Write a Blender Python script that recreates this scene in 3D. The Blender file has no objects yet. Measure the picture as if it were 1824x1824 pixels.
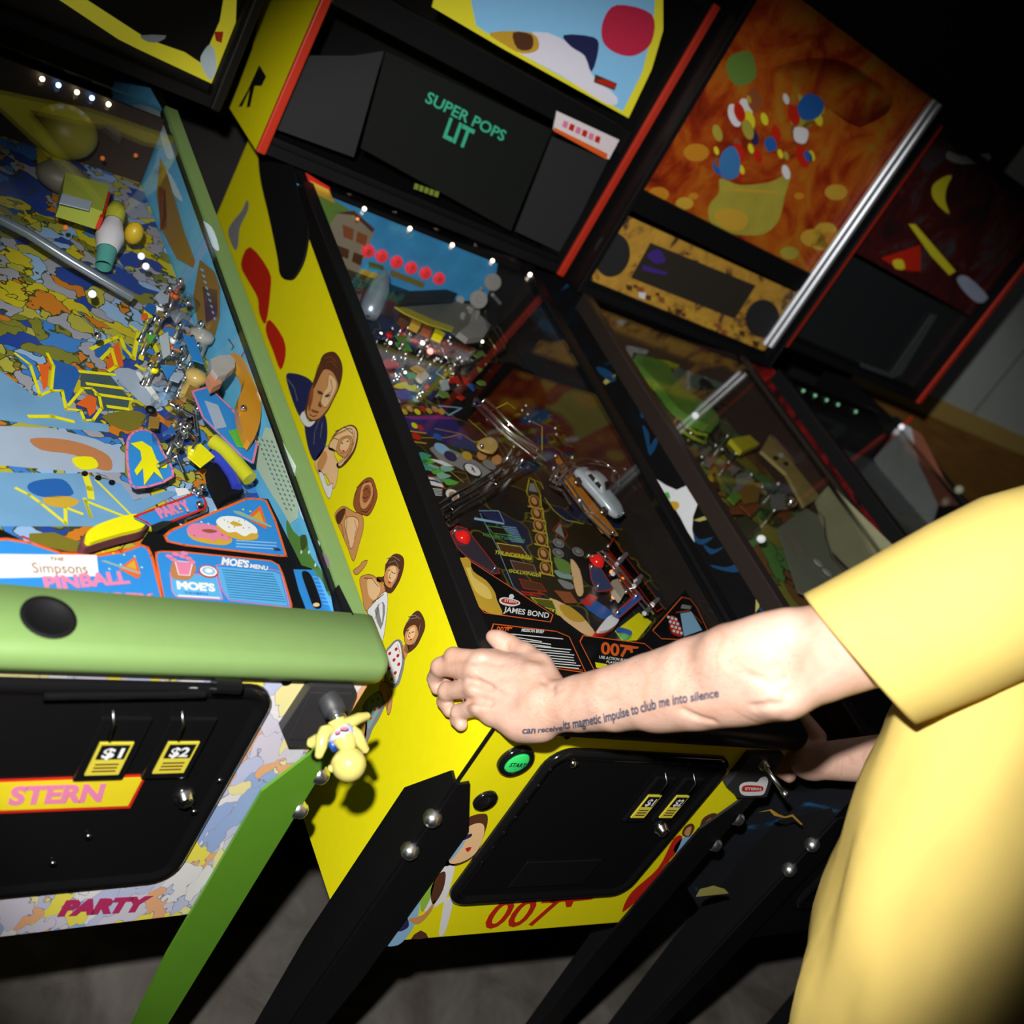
import bpy, bmesh, math, random
import numpy as np
from math import sin, cos, pi, radians, sqrt
from mathutils import Vector, Matrix
from mathutils.bvhtree import BVHTree

# ---------------------------------------------------------------- camera, light, exposure
SC = bpy.context.scene
COL = SC.collection
CAM = Vector((-0.78, -0.711, 1.6937))
FPX = 1901.3
def _rot(yaw, pitch, roll):
    f = Vector((sin(yaw)*cos(pitch), cos(yaw)*cos(pitch), sin(pitch)))
    r = f.cross(Vector((0, 0, 1))).normalized(); u = r.cross(f)
    r2 = cos(roll)*r + sin(roll)*u; u2 = -sin(roll)*r + cos(roll)*u
    return Matrix((r2, u2, -f))
RM = _rot(0.7212, -0.4153, 0.5599)
RT = RM.transposed()
cd = bpy.data.cameras.new('camera'); cam = bpy.data.objects.new('camera', cd); COL.objects.link(cam)
cam.matrix_world = Matrix.Translation(CAM) @ RT.to_4x4()
cd.sensor_width = 36; cd.lens = 36*FPX/1824; cd.clip_start = 0.02
cd.dof.use_dof = True; cd.dof.focus_distance = 1.42; cd.dof.aperture_fstop = 3.4; cd.dof.aperture_blades = 6
SC.camera = cam
SC.view_settings.view_transform = 'Standard'
SC.view_settings.look = 'None'
SC.view_settings.gamma = 1
SC.view_settings.exposure = 0.0
try:
    SC.cycles.transparent_max_bounces = 32
    SC.cycles.max_bounces = 8
except Exception: pass
W = bpy.data.worlds.new('world'); SC.world = W; W.use_nodes = True
W.node_tree.nodes['Background'].inputs[0].default_value = (0.10, 0.12, 0.18, 1)
W.node_tree.nodes['Background'].inputs[1].default_value = 0.02

def lamp(name, kind, loc, energy, color=(1, 1, 1), **kw):
    l = bpy.data.lights.new(name, kind); l.energy = energy; l.color = color
    for k, v in kw.items(): setattr(l, k, v)
    o = bpy.data.objects.new(name, l); COL.objects.link(o); o.location = loc
    return o
# the photographer's flash gun, a hand's width above and left of the lens
flash = lamp('flash', 'SPOT', CAM + RT @ Vector((-0.05, 0.16, 0.02)), 150, (1.0, 0.96, 0.90),
             spot_size=radians(65), spot_blend=0.40, shadow_soft_size=0.016)
aim = CAM + RT @ Vector((-0.03, -0.02, -1.3))
flash.rotation_euler = (aim - flash.location).to_track_quat('-Z', 'Y').to_euler()
# dim arcade ceiling light
amb = lamp('ceiling_glow', 'AREA', (0.6, 0.3, 2.9), 2.5, (1.0, 0.85, 0.7), shape='RECTANGLE', size=2.5, size_y=2.0)

# ---------------------------------------------------------------- helpers
def ray(px, py): return RT @ Vector(((px-912)/FPX, -(py-912)/FPX, -1.0))
def at(px, py, d): return CAM + ray(px, py)*d
def hit(px, py, n, q):
    n = Vector(n); r = ray(px, py); return CAM + r*(n.dot(Vector(q)-CAM)/n.dot(r))
def crop(ox, oy, s): return lambda x, y: (ox+x/s, oy+y/s)
k1 = crop(0, 50, 3.04); k2 = crop(0, 600, 2.606); k3 = crop(0, 1150, 2.606); k4 = crop(400, 50, 2.432)
k5 = crop(500, 250, 2.28); k6 = crop(400, 600, 2.606); kb = crop(700, 700, 3.04); r1 = crop(950, 50, 2.146)
r2 = crop(1000, 500, 2.2136); r4 = crop(600, 1250, 2.28); r5 = crop(1100, 1200, 2.519); z5 = crop(940, 780, 4.56)
zu = crop(620, 430, 5.365); zm = crop(700, 680, 6.08); zs = crop(40, 500, 4.56); zt = crop(40, 760, 5.365); zd = crop(480, 1180, 6.514)
zr = crop(1380, 560, 4.108); zp = crop(1250, 1280, 7.296); zh = crop(740, 1100, 5.7)
def mapc(k, pts): return [k(*p) for p in pts]
def cr(pts, n=5):                     # closed smooth curve through points
    out = []; m = len(pts)
    for i in range(m):
        p = [pts[(i+j-1) % m] for j in range(4)]
        for t in range(n):
            t /= n
            out.append(tuple(.5*((2*p[1][c]) + (-p[0][c]+p[2][c])*t + (2*p[0][c]-5*p[1][c]+4*p[2][c]-p[3][c])*t*t
                             + (-p[0][c]+3*p[1][c]-3*p[2][c]+p[3][c])*t**3) for c in range(len(p[0]))))
    return out
def ell(cx, cy, rx, ry, a=0, n=20):
    return [(cx+rx*cos(t)*cos(a)-ry*sin(t)*sin(a), cy+rx*cos(t)*sin(a)+ry*sin(t)*cos(a)) for t in [2*pi*i/n for i in range(n)]]

MATS = {}
def sset(b, k, v):
    if k in b.inputs: b.inputs[k].default_value = v
def mat(name, col=(0.8, 0.8, 0.8), rough=0.5, metal=0.0, emit=0, ecol=None, spec=0.5, coat=0, bump=0, bscale=300, var=0, alpha=1):
    if name in MATS: return MATS[name]
    m = bpy.data.materials.new(name); m.use_nodes = True; nt = m.node_tree; b = nt.nodes['Principled BSDF']
    c4 = (*col, 1)
    b.inputs['Base Color'].default_value = c4; b.inputs['Roughness'].default_value = rough; b.inputs['Metallic'].default_value = metal
    sset(b, 'Specular IOR Level', spec); sset(b, 'Coat Weight', coat); sset(b, 'Coat Roughness', 0.05); sset(b, 'Alpha', alpha)
    if emit: sset(b, 'Emission Color', (*(ecol or col), 1)); sset(b, 'Emission Strength', emit)
    tc = nt.nodes.new('ShaderNodeTexCoord'); nz = nt.nodes.new('ShaderNodeTexNoise')
    nt.links.new(tc.outputs['Object'], nz.inputs['Vector']); nz.inputs['Scale'].default_value = bscale; nz.inputs['Detail'].default_value = 4
    if bump:
        bp = nt.nodes.new('ShaderNodeBump'); bp.inputs['Strength'].default_value = bump; bp.inputs['Distance'].default_value = 0.001
        nt.links.new(nz.outputs['Fac'], bp.inputs['Height']); nt.links.new(bp.outputs['Normal'], b.inputs['Normal'])
    v = var or 0.04
    n2 = nt.nodes.new('ShaderNodeTexNoise'); nt.links.new(tc.outputs['Object'], n2.inputs['Vector']); n2.inputs['Scale'].default_value = 25 if var else 60
    mx = nt.nodes.new('ShaderNodeMix'); mx.data_type = 'RGBA'; mx.blend_type = 'MIX'
    mx.inputs[6].default_value = tuple(max(0, x*(1-v)) for x in col)+(1,); mx.inputs[7].default_value = tuple(min(1, x*(1+v)) for x in col)+(1,)
    nt.links.new(n2.outputs['Fac'], mx.inputs[0]); nt.links.new(mx.outputs[2], b.inputs['Base Color'])
    MATS[name] = m; return m
def glass_mat(name, ior=1.5, tint=(1, 1, 1), rough=0.0, boost=0.0):
    if name in MATS: return MATS[name]
    m = bpy.data.materials.new(name); m.use_nodes = True; nt = m.node_tree; nt.nodes.clear()
    out = nt.nodes.new('ShaderNodeOutputMaterial'); mx = nt.nodes.new('ShaderNodeMixShader')
    tr = nt.nodes.new('ShaderNodeBsdfTransparent'); gl = nt.nodes.new('ShaderNodeBsdfGlossy'); fr = nt.nodes.new('ShaderNodeFresnel')
    ad = nt.nodes.new('ShaderNodeMath'); ad.operation = 'ADD'; ad.use_clamp = True; ad.inputs[1].default_value = boost
    tr.inputs[0].default_value = (*tint, 1); gl.inputs['Roughness'].default_value = rough; 
    ge = nt.nodes.new('ShaderNodeNewGeometry'); io = nt.nodes.new('ShaderNodeMapRange')      # same reflectance from both faces of a thin sheet
    io.inputs[3].default_value = ior; io.inputs[4].default_value = 1/ior
    nt.links.new(ge.outputs['Backfacing'], io.inputs[0]); nt.links.new(io.outputs[0], fr.inputs[0])
    nt.links.new(fr.outputs[0], ad.inputs[0]); nt.links.new(ad.outputs[0], mx.inputs[0])
    nt.links.new(tr.outputs[0], mx.inputs[1]); nt.links.new(gl.outputs[0], mx.inputs[2]); nt.links.new(mx.outputs[0], out.inputs[0])
    MATS[name] = m; return m
def patch_mat(name, cols, scale=12, distort=0.5, rough=0.35, line=0.02, stretch=(1, 1, 1), linecol=(0.01, 0.01, 0.01), emit=0):
    """printed comic-style colour patches: distorted voronoi cells with dark outlines"""
    if name in MATS: return MATS[name]
    m = bpy.data.materials.new(name); m.use_nodes = True; nt = m.node_tree; b = nt.nodes['Principled BSDF']; L = nt.links.new
    b.inputs['Roughness'].default_value = rough
    tc = nt.nodes.new('ShaderNodeTexCoord'); mp = nt.nodes.new('ShaderNodeMapping'); mp.inputs['Scale'].default_value = stretch
    L(tc.outputs['Object'], mp.inputs[0])
    nz = nt.nodes.new('ShaderNodeTexNoise'); nz.inputs['Scale'].default_value = scale*.6; nz.inputs['Detail'].default_value = 3; L(mp.outputs[0], nz.inputs['Vector'])
    va = nt.nodes.new('ShaderNodeVectorMath'); va.operation = 'MULTIPLY_ADD'; va.inputs[1].default_value = (distort/scale*3,)*3
    L(nz.outputs['Color'], va.inputs[0]); L(mp.outputs[0], va.inputs[2])
    vo = nt.nodes.new('ShaderNodeTexVoronoi'); vo.inputs['Scale'].default_value = scale; L(va.outputs[0], vo.inputs['Vector'])
    vd = nt.nodes.new('ShaderNodeTexVoronoi'); vd.feature = 'DISTANCE_TO_EDGE'; vd.inputs['Scale'].default_value = scale; L(va.outputs[0], vd.inputs['Vector'])
    sp = nt.nodes.new('ShaderNodeSeparateColor'); L(vo.outputs['Color'], sp.inputs[0])
    rp = nt.nodes.new('ShaderNodeValToRGB'); rp.color_ramp.interpolation = 'CONSTANT'
    while len(rp.color_ramp.elements) < len(cols): rp.color_ramp.elements.new(0.5)
    for i, c in enumerate(cols): rp.color_ramp.elements[i].position = i/len(cols); rp.color_ramp.elements[i].color = (*c, 1)
    L(sp.outputs[0], rp.inputs[0])
    lt = nt.nodes.new('ShaderNodeMath'); lt.operation = 'LESS_THAN'; lt.inputs[1].default_value = line; L(vd.outputs['Distance'], lt.inputs[0])
    mx = nt.nodes.new('ShaderNodeMix'); mx.data_type = 'RGBA'; L(lt.outputs[0], mx.inputs[0]); L(rp.outputs[0], mx.inputs[6]); mx.inputs[7].default_value = (*linecol, 1)
    L(mx.outputs[2], b.inputs['Base Color'])
    if emit: L(mx.outputs[2], b.inputs['Emission Color']); b.inputs['Emission Strength'].default_value = emit
    MATS[name] = m; return m
def cloud_mat(name, stops, scale=5, rough=.4, emit=0, stretch=(1, 1, 1), detail=8, distort=1.0):
    if name in MATS: return MATS[name]
    m = bpy.data.materials.new(name); m.use_nodes = True; nt = m.node_tree; b = nt.nodes['Principled BSDF']; L = nt.links.new
    b.inputs['Roughness'].default_value = rough
    tc = nt.nodes.new('ShaderNodeTexCoord'); mp = nt.nodes.new('ShaderNodeMapping'); mp.inputs['Scale'].default_value = stretch; L(tc.outputs['Object'], mp.inputs[0])
    nz = nt.nodes.new('ShaderNodeTexNoise'); nz.inputs['Scale'].default_value = scale; nz.inputs['Detail'].default_value = detail
    nz.inputs['Distortion'].default_value = distort; nz.inputs['Roughness'].default_value = 0.6; L(mp.outputs[0], nz.inputs['Vector'])
    rp = nt.nodes.new('ShaderNodeValToRGB')
    while len(rp.color_ramp.elements) < len(stops): rp.color_ramp.elements.new(0.5)
    for i, (q, c) in enumerate(stops): rp.color_ramp.elements[i].position = q; rp.color_ramp.elements[i].color = (*c, 1)
    L(nz.outputs['Fac'], rp.inputs[0]); L(rp.outputs[0], b.inputs['Base Color'])
    if emit: L(rp.outputs[0], b.inputs['Emission Color']); b.inputs['Emission Strength'].default_value = emit
    MATS[name] = m; return m

class G:                                # collects geometry for ONE mesh object
    def __init__(s): s.v = []; s.f = []; s.m = []; s.sm = []; s.mats = []
    def mi(s, m):
        if m not in s.mats: s.mats.append(m)
        return s.mats.index(m)
    def add(s, vs, fs, m, smooth=False):
        o = len(s.v); i = s.mi(m)
        s.v += [Vector(v) for v in vs]
        for f in fs: s.f.append([o+q for q in f]); s.m.append(i); s.sm.append(smooth)
    def box(s, a, b, m, bev=0):
        x0, y0, z0 = a; x1, y1, z1 = b
        s.hexa([(x0, y0, z0), (x1, y0, z0), (x1, y1, z0), (x0, y1, z0), (x0, y0, z1), (x1, y0, z1), (x1, y1, z1), (x0, y1, z1)], m)
    def hexa(s, v, m): s.add(v, [(3, 2, 1, 0), (4, 5, 6, 7), (0, 1, 5, 4), (1, 2, 6, 5), (2, 3, 7, 6), (3, 0, 4, 7)], m)
    def poly(s, pts, m): s.add(pts, [list(range(len(pts)))], m)
    def prism(s, pts, vec, m, m2=None, smooth=False):
        n = len(pts); vec = Vector(vec); q = [Vector(p) for p in pts]; t = [p+vec for p in q]
        s.add(t, [list(range(n))], m); s.add(q, [list(range(n))[::-1]], m2 or m)
        s.add(q+t, [(i, (i+1) % n, n+(i+1) % n, n+i) for i in range(n)], m2 or m, smooth)
    def tube(s, pts, r, m, seg=8, caps=True, closed=False):
        pts = [Vector(p) for p in pts]; n = len(pts); rr = [r[min(int(i*len(r)/n), len(r)-1)] for i in range(n)] if hasattr(r, '__len__') else [r]*n
        vs = []; up = None
        for i, p in enumerate(pts):
            a = pts[i-1] if (i or closed) else p; b = pts[(i+1) % n] if (i < n-1 or closed) else p
            t = (b-a).normalized()
            if up is None: up = t.orthogonal().normalized()
            up = (up - t*up.dot(t)); up = up.normalized() if up.length > 1e-6 else t.orthogonal().normalized(); w = t.cross(up)
            vs += [p+(up*cos(2*pi*k/seg)+w*sin(2*pi*k/seg))*rr[i] for k in range(seg)]
        fs = [(i*seg+k, i*seg+(k+1) % seg, ((i+1) % n)*seg+(k+1) % seg, ((i+1) % n)*seg+k) for i in range(n if closed else n-1) for k in range(seg)]
        s.add(vs, fs, m, True)
        if caps and not closed:
            s.add(vs[:seg], [list(range(seg))[::-1]], m); s.add(vs[-seg:], [list(range(seg))], m)
    def ball(s, c, r, m, seg=14, sc=(1, 1, 1), ax=None):
        c = Vector(c); rings = seg//2; vs = []; M = ax or Matrix.Identity(3)
        for i in range(rings+1):
            a = pi*i/rings
            for k in range(seg):
                b = 2*pi*k/seg; vs.append(c+M @ Vector((r*sc[0]*sin(a)*cos(b), r*sc[1]*sin(a)*sin(b), r*sc[2]*cos(a))))
        s.add(vs, [(i*seg+k, i*seg+(k+1) % seg, (i+1)*seg+(k+1) % seg, (i+1)*seg+k) for i in range(rings) for k in range(seg)], m, True)
    def lathe(s, c, ax, prof, m, seg=20, smooth=True):
        c = Vector(c); ax = Vector(ax).normalized(); u = ax.orthogonal().normalized(); w = ax.cross(u); vs = []
        for h, r in prof: vs += [c+ax*h+(u*cos(2*pi*k/seg)+w*sin(2*pi*k/seg))*r for k in range(seg)]
        s.add(vs, [(i*seg+k, i*seg+(k+1) % seg, (i+1)*seg+(k+1) % seg, (i+1)*seg+k) for i in range(len(prof)-1) for k in range(seg)], m, smooth)
    def build(s, name, parent=None, bevel=0, label=None, recalc=False, seg=2):
        me = bpy.data.meshes.new(name); me.from_pydata(s.v, [], s.f)
        for m in s.mats: me.materials.append(m)
        me.polygons.foreach_set('material_index', s.m); me.polygons.foreach_set('use_smooth', s.sm)
        if recalc:
            bm = bmesh.new(); bm.from_mesh(me); bmesh.ops.remove_doubles(bm, verts=bm.verts, dist=1e-5)
            bmesh.ops.recalc_face_normals(bm, faces=bm.faces); bm.to_mesh(me); bm.free()
        me.update()
        o = bpy.data.objects.new(name, me); COL.objects.link(o)
        if parent: o.parent = parent
        if bevel:
            b = o.modifiers.new('bevel', 'BEVEL'); b.width = bevel; b.segments = seg; b.limit_method = 'ANGLE'; b.angle_limit = radians(35)
        if label: o['label'] = label
        return o

_txt = {}
def glyphs(st, bold=0.0, shear=0.0):
    key = (st, bold, shear)
    if key not in _txt:
        cu = bpy.data.curves.new('t', 'FONT'); cu.body = st; cu.offset = bold; cu.shear = shear; cu.resolution_u = 3
        o = bpy.data.objects.new('t', cu); COL.objects.link(o)
        dg = bpy.context.evaluated_depsgraph_get(); me = bpy.data.meshes.new_from_object(o.evaluated_get(dg))
        vs = [(v.co.x, v.co.y) for v in me.vertices]; fs = [list(p.vertices) for p in me.polygons]
        bpy.data.objects.remove(o); bpy.data.curves.remove(cu); bpy.data.meshes.remove(me)
        x0 = min(v[0] for v in vs); x1 = max(v[0] for v in vs); y0 = 0 if not any(c in st for c in ',;') else 0; y1 = max(v[1] for v in vs)
        _txt[key] = ([((x-x0)/(x1-x0), (y-y0)/(y1-y0)) for x, y in vs], fs)
    return _txt[key]
def write(g, st, A, B, C, m, nrm, lift=0.0006, bold=0.02, shear=0.0):
    """lettering on a plane: A baseline start, B baseline end, C top of the first letter"""
    A, B, C = Vector(A), Vector(B), Vector(C); vs, fs = glyphs(st, bold, shear); n = Vector(nrm).normalized()*lift
    g.add([A+(B-A)*u+(C-A)*v+n for u, v in vs], fs, m)
# ---------------------------------------------------------------- materials
BLK = mat('black_satin', (0.005, 0.005, 0.006), 0.42, spec=0.3, bump=0.15, bscale=900)
BLKG = mat('black_gloss', (0.006, 0.006, 0.007), 0.12)
BLKM = mat('black_matt', (0.004, 0.004, 0.005), 0.7, spec=0.2)
CHR = mat('chrome', (0.9, 0.92, 0.95), 0.17, 1.0)
BOLT = mat('bolt_steel', (0.85, 0.88, 0.93), 0.33, 1.0)
STL = mat('brushed_steel', (0.6, 0.62, 0.65), 0.28, 1.0)
DKM = mat('dark_metal', (0.18, 0.18, 0.19), 0.25, 1.0)
YEL = mat('yellow_print', (0.84, 0.78, 0.006), 0.42, spec=0.3)
RED = mat('red_print', (0.55, 0.02, 0.008), 0.4)
REDT = mat('red_trim', (0.50, 0.03, 0.012), 0.35)
ORG = mat('orange_print', (0.80, 0.13, 0.02), 0.4)
WHT = mat('white_print', (0.82, 0.84, 0.88), 0.4)
SKY = mat('sky_print', (0.13, 0.50, 0.95), 0.45, var=0.25)
BLU = mat('blue_print', (0.02, 0.12, 0.45), 0.4)
LBL = mat('pale_blue_print', (0.28, 0.52, 0.80), 0.4)
NAVY = mat('navy_print', (0.02, 0.025, 0.10), 0.4)
PNK = mat('pink_print', (0.75, 0.22, 0.40), 0.4)
GRN = mat('green_print', (0.10, 0.45, 0.06), 0.4)
SKN = mat('printed_flesh', (0.62, 0.30, 0.11), 0.45)
SKL = mat('printed_flesh_light', (0.85, 0.56, 0.30), 0.45)
SKD = mat('printed_flesh_deep', (0.30, 0.09, 0.03), 0.45)
BRN = mat('brown_print', (0.10, 0.035, 0.015), 0.45)
GLD = mat('gold_print', (0.62, 0.38, 0.04), 0.4)
YLN = mat('yellow_line', (0.80, 0.74, 0.03), 0.4)
GRY = mat('grey_print', (0.25, 0.26, 0.27), 0.4)
GREEN = mat('olive_green_paint', (0.17, 0.285, 0.095), 0.38, spec=0.45)
GREEN2 = mat('leg_green_paint', (0.10, 0.27, 0.02), 0.35)
REDGL = mat('red_lens', (0.55, 0.01, 0.01), 0.12, emit=0.25, ecol=(0.9, 0.02, 0.01))
BULB = mat('lit_bulb', (1, 0.9, 0.75), 0.3, emit=5, ecol=(1, 0.82, 0.62))
CLR = glass_mat('clear_plastic', 1.45, (0.93, 0.95, 0.95), 0.03, 0.05)
PANE = glass_mat('playfield_glass', 1.52, (0.97, 0.98, 0.97), 0.0, 0.0)
SMOKE = glass_mat('smoked_plastic', 1.5, (0.45, 0.43, 0.40), 0.05, 0.05)

ZT, SL, CW, ZB = 1.0027, 0.1518, 0.56, 0.573
def glz(y): return ZT+0.008+SL*y
def pfz(y): return 0.972+0.10*(y-0.3)

class Machine:
    def __init__(s, ox, oy, a, label, group=None):
        s.o = Vector((ox, oy, 0)); s.a = a
        r = bpy.data.objects.new('pinball_machine', None); COL.objects.link(r); s.root = r
        r.location = s.o; r.rotation_euler = (0, 0, a); r['label'] = label; r['category'] = 'pinball machine'
        if group: r['group'] = group
        s.R = Matrix.Rotation(a, 3, 'Z'); s.Ri = s.R.transposed()
    def wld(s, p): return s.o+s.R @ Vector(p)
    def loc(s, p): return s.Ri @ (Vector(p)-s.o)
    def on(s, p, n, q): return s.loc(hit(p[0], p[1], s.R @ Vector(n), s.wld(q)))
    def side(s, p, x=0.0): return s.on(p, (1, 0, 0), (x, 0, 0))
    def front(s, p, y=0.0): return s.on(p, (0, 1, 0), (0, y, 0))
    def pf(s, p, h=0.0): return s.on(p, (0, -0.10, 1), (0, 0.3, 0.972+h))
    def px(s, p):
        c = RM @ (s.wld(p)-CAM); return (912+FPX*c.x/-c.z, 912-FPX*c.y/-c.z)
    # art: smooth or straight-edged flat prints
    def art(s, g, plane, pts, m, lay=1, smooth=0, **kw):
        if smooth: pts = cr(pts, smooth)
        f = {'side': s.side, 'front': s.front, 'pf': s.pf}[plane]
        n = Vector({'side': (-1, 0, 0), 'front': (0, -1, 0), 'pf': (0, -0.1, 1)}[plane])*0.0004*lay
        q = [f(p, **kw)+n for p in pts]
        ar = sum((q[i].cross(q[(i+1) % len(q)]) for i in range(len(q))), Vector())
        if ar.dot(n) < 0: q = q[::-1]
        g.poly(q, m)
    def line(s, g, plane, pts, m, w=0.0012, lay=2, closed=False, **kw):
        f = {'side': s.side, 'front': s.front, 'pf': s.pf}[plane]
        nn = Vector({'side': (-1, 0, 0), 'front': (0, -1, 0), 'pf': (0, -0.1, 1)}[plane]).normalized()
        q = [f(p, **kw)+nn*0.0004*lay for p in pts]
        if closed: q.append(q[0])
        for a, b in zip(q, q[1:]):
            t = (b-a)
            if t.length < 1e-5: continue
            t.normalize(); c = nn.cross(t)*w/2; e = t*w/2
            g.poly([a-e-c, b+e-c, b+e+c, a-e+c], m)
    def write(s, g, plane, st, A, B, C, m, lay=3, bold=0.02, shear=0, **kw):
        f = {'side': s.side, 'front': s.front, 'pf': s.pf}[plane]
        n = {'side': (-1, 0, 0), 'front': (0, -1, 0), 'pf': (0, -0.1, 1)}[plane]
        write(g, st, f(A, **kw), f(B, **kw), f(C, **kw), m, n, 0.0004*lay, bold, shear)

def cabinet(M, side_m, in_m, front_m, rail_m, lock_m, leg_m, bolt_m=None, length=1.5, pf_m=None, leg_front=True):
    r = M.root; T = 0.019
    g = G()
    prof = [(0, ZB), (length, ZB), (length, ZT+SL*1.2+.01), (1.2, ZT+SL*1.2), (0, ZT)]
    for x, mo, mi in ((0, side_m, in_m), (CW-T, in_m, side_m)):
        a = [(x, y, z) for y, z in prof]; b = [(x+T, y, z) for y, z in prof]; n = len(prof)
        g.poly(a[::-1] if False else a, mo); g.poly(b[::-1], mi)
        g.add(a+b, [(i, (i+1) % n, n+(i+1) % n, n+i) for i in range(n)], BLKM)
    g.box((T, 0, ZB), (CW-T, T, ZT-.006), BLKM)
    g.poly([(0, -.0003, ZB), (CW, -.0003, ZB), (CW, -.0003, ZT), (0, -.0003, ZT)], front_m)
    g.box((T, length-T, ZB), (CW-T, length, ZT+.1), BLKM)
    g.box((T, T, ZB), (CW-T, length-T, ZB+.012), BLKM)
    g.build('cabinet', r, recalc=False)
    for sgn in (0, 1):                                   # side rails: vertical flange + top flange
        g = G(); x0 = -.004 if sgn == 0 else CW+.004; x1 = .020 if sgn == 0 else CW-.020; d = 1 if sgn == 0 else -1
        def sec(y): return [(x0, y, ZT-.024+SL*y), (x0, y, ZT+.010+SL*y), (x0+d*.002, y, ZT+.0125+SL*y), (x1, y, ZT+.0125+SL*y), (x1, y, ZT+.004+SL*y), (x0+d*.003, y, ZT+.004+SL*y), (x0+d*.003, y, ZT-.024+SL*y)]
        a, b = sec(.045), sec(1.19); n = len(a)
        g.add(a+b, [(i, (i+1) % n, n+(i+1) % n, n+i) for i in range(n)]+[list(range(n))[::-1], [n+i for i in range(n)]], rail_m)
        rail = g.build('side_rail', r, recalc=True)
    # lockbar with rolled front and rounded ends
    g = G(); out = [(-.011, .990), (-.014, 1.000), (-.013, 1.010), (-.008, 1.0175), (.001, 1.0205), (.062, 1.0285), (.0645, 1.024), (.064, 1.000), (-.006, .9885)]
    xs = [(-.010, .35), (-.0085, .75), (-.004, .95), (.004, 1.0), (CW-.004, 1.0), (CW+.004, .95), (CW+.0085, .75), (CW+.010, .35)]
    vs = []
    for x, k in xs:
        for y, z in out:
            yc, zc = .035, 1.008
            f = k if y < .03 else min(1, .8+k*.2)
            vs.append((x, yc+(y-yc)*(f if y < yc else 1), zc+(z-zc)*(k*.5+.5)))
    n = len(out); g.add(vs, [(i*n+k, i*n+(k+1) % n, (i+1)*n+(k+1) % n, (i+1)*n+k) for i in range(len(xs)-1) for k in range(n)]+[list(range(n))[::-1], [(len(xs)-1)*n+i for i in range(n)]], lock_m, True)
    lk = g.build('lockbar', r, recalc=True)
    for x in (.019, CW-.0235):
        g = G(); g.hexa([(x, .07, glz(.07)-.013), (x+.0045, .07, glz(.07)-.013), (x+.0045, 1.19, glz(1.19)-.013), (x, 1.19, glz(1.19)-.013), (x, .07, glz(.07)-.0045), (x+.0045, .07, glz(.07)-.0045), (x+.0045, 1.19, glz(1.19)-.0045), (x, 1.19, glz(1.19)-.0045)], BLK); g.build('glass_channel', r)
    # glass
    g = G(); g.hexa([(.016, .07, glz(.07)-.004), (CW-.016, .07, glz(.07)-.004), (CW-.016, 1.19, glz(1.19)-.004), (.016, 1.19, glz(1.19)-.004),
                     (.016, .07, glz(.07)), (CW-.016, .07, glz(.07)), (CW-.016, 1.19, glz(1.19)), (.016, 1.19, glz(1.19))], PANE)
    g.build('glass_cover', r)
    # playfield board
    g = G(); x0, x1, y0, y1 = .022, CW-.022, .12, 1.17
    g.hexa([(x0, y0, pfz(y0)-.012), (x1, y0, pfz(y0)-.012), (x1, y1, pfz(y1)-.012), (x0, y1, pfz(y1)-.012), (x0, y0, pfz(y0)), (x1, y0, pfz(y0)), (x1, y1, pfz(y1)), (x0, y1, pfz(y1))], pf_m or BLKM)
    M.playfield = g.build('playfield', r)
    # legs: a 90 degree folded plate round each corner with a slanted top
    for cx, cy, sx, sy in ((0, 0, 1, 1), (CW, 0, -1, 1), (0, length, 1, -1), (CW, length, -1, -1)):
        g = G(); o = .0035; ztop = .895; w = .062
        fx = [(cx-sx*o, cy-sy*o, 0.02), (cx-sx*o, cy-sy*o, ztop), (cx+sx*.012, cy-sy*o, ztop+.004), (cx+sx*w, cy-sy*o, ztop-.085), (cx+sx*w, cy-sy*o, .5), (cx+sx*.03, cy-sy*o, .02)]
        fy = [(cx-sx*o, cy-sy*o, 0.02), (cx-sx*o, cy-sy*o, ztop), (cx-sx*o, cy+sy*.012, ztop+.004), (cx-sx*o, cy+sy*w, ztop-.085), (cx-sx*o, cy+sy*w, .5), (cx-sx*o, cy+sy*.03, .02)]
        g.prism(fx, (0, -sy*.004, 0), leg_m); g.prism(fy, (-sx*.004, 0, 0), leg_m)
        g.lathe((cx+sx*.01, cy+sy*.01, 0), (0, 0, 1), [(0, .02), (.008, .022), (.014, .012), (.03, .006), (.03, 0)], DKM)
        leg = g.build('leg', r, recalc=True)
        if cy == 0:
            for z in (.8327, .7713):
                g = G(); c = Vector((cx-sx*.0075, cy-sy*.0075, z)); ax = Vector((-sx, -sy, 0)).normalized()
                g.lathe(c-ax*.006, ax, [(0, .012), (.004, .012), (.006, .0105), (.010, .0095), (.013, .006), (.0145, 0)], BOLT, 16)
                g.build('bolt', leg)
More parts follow.
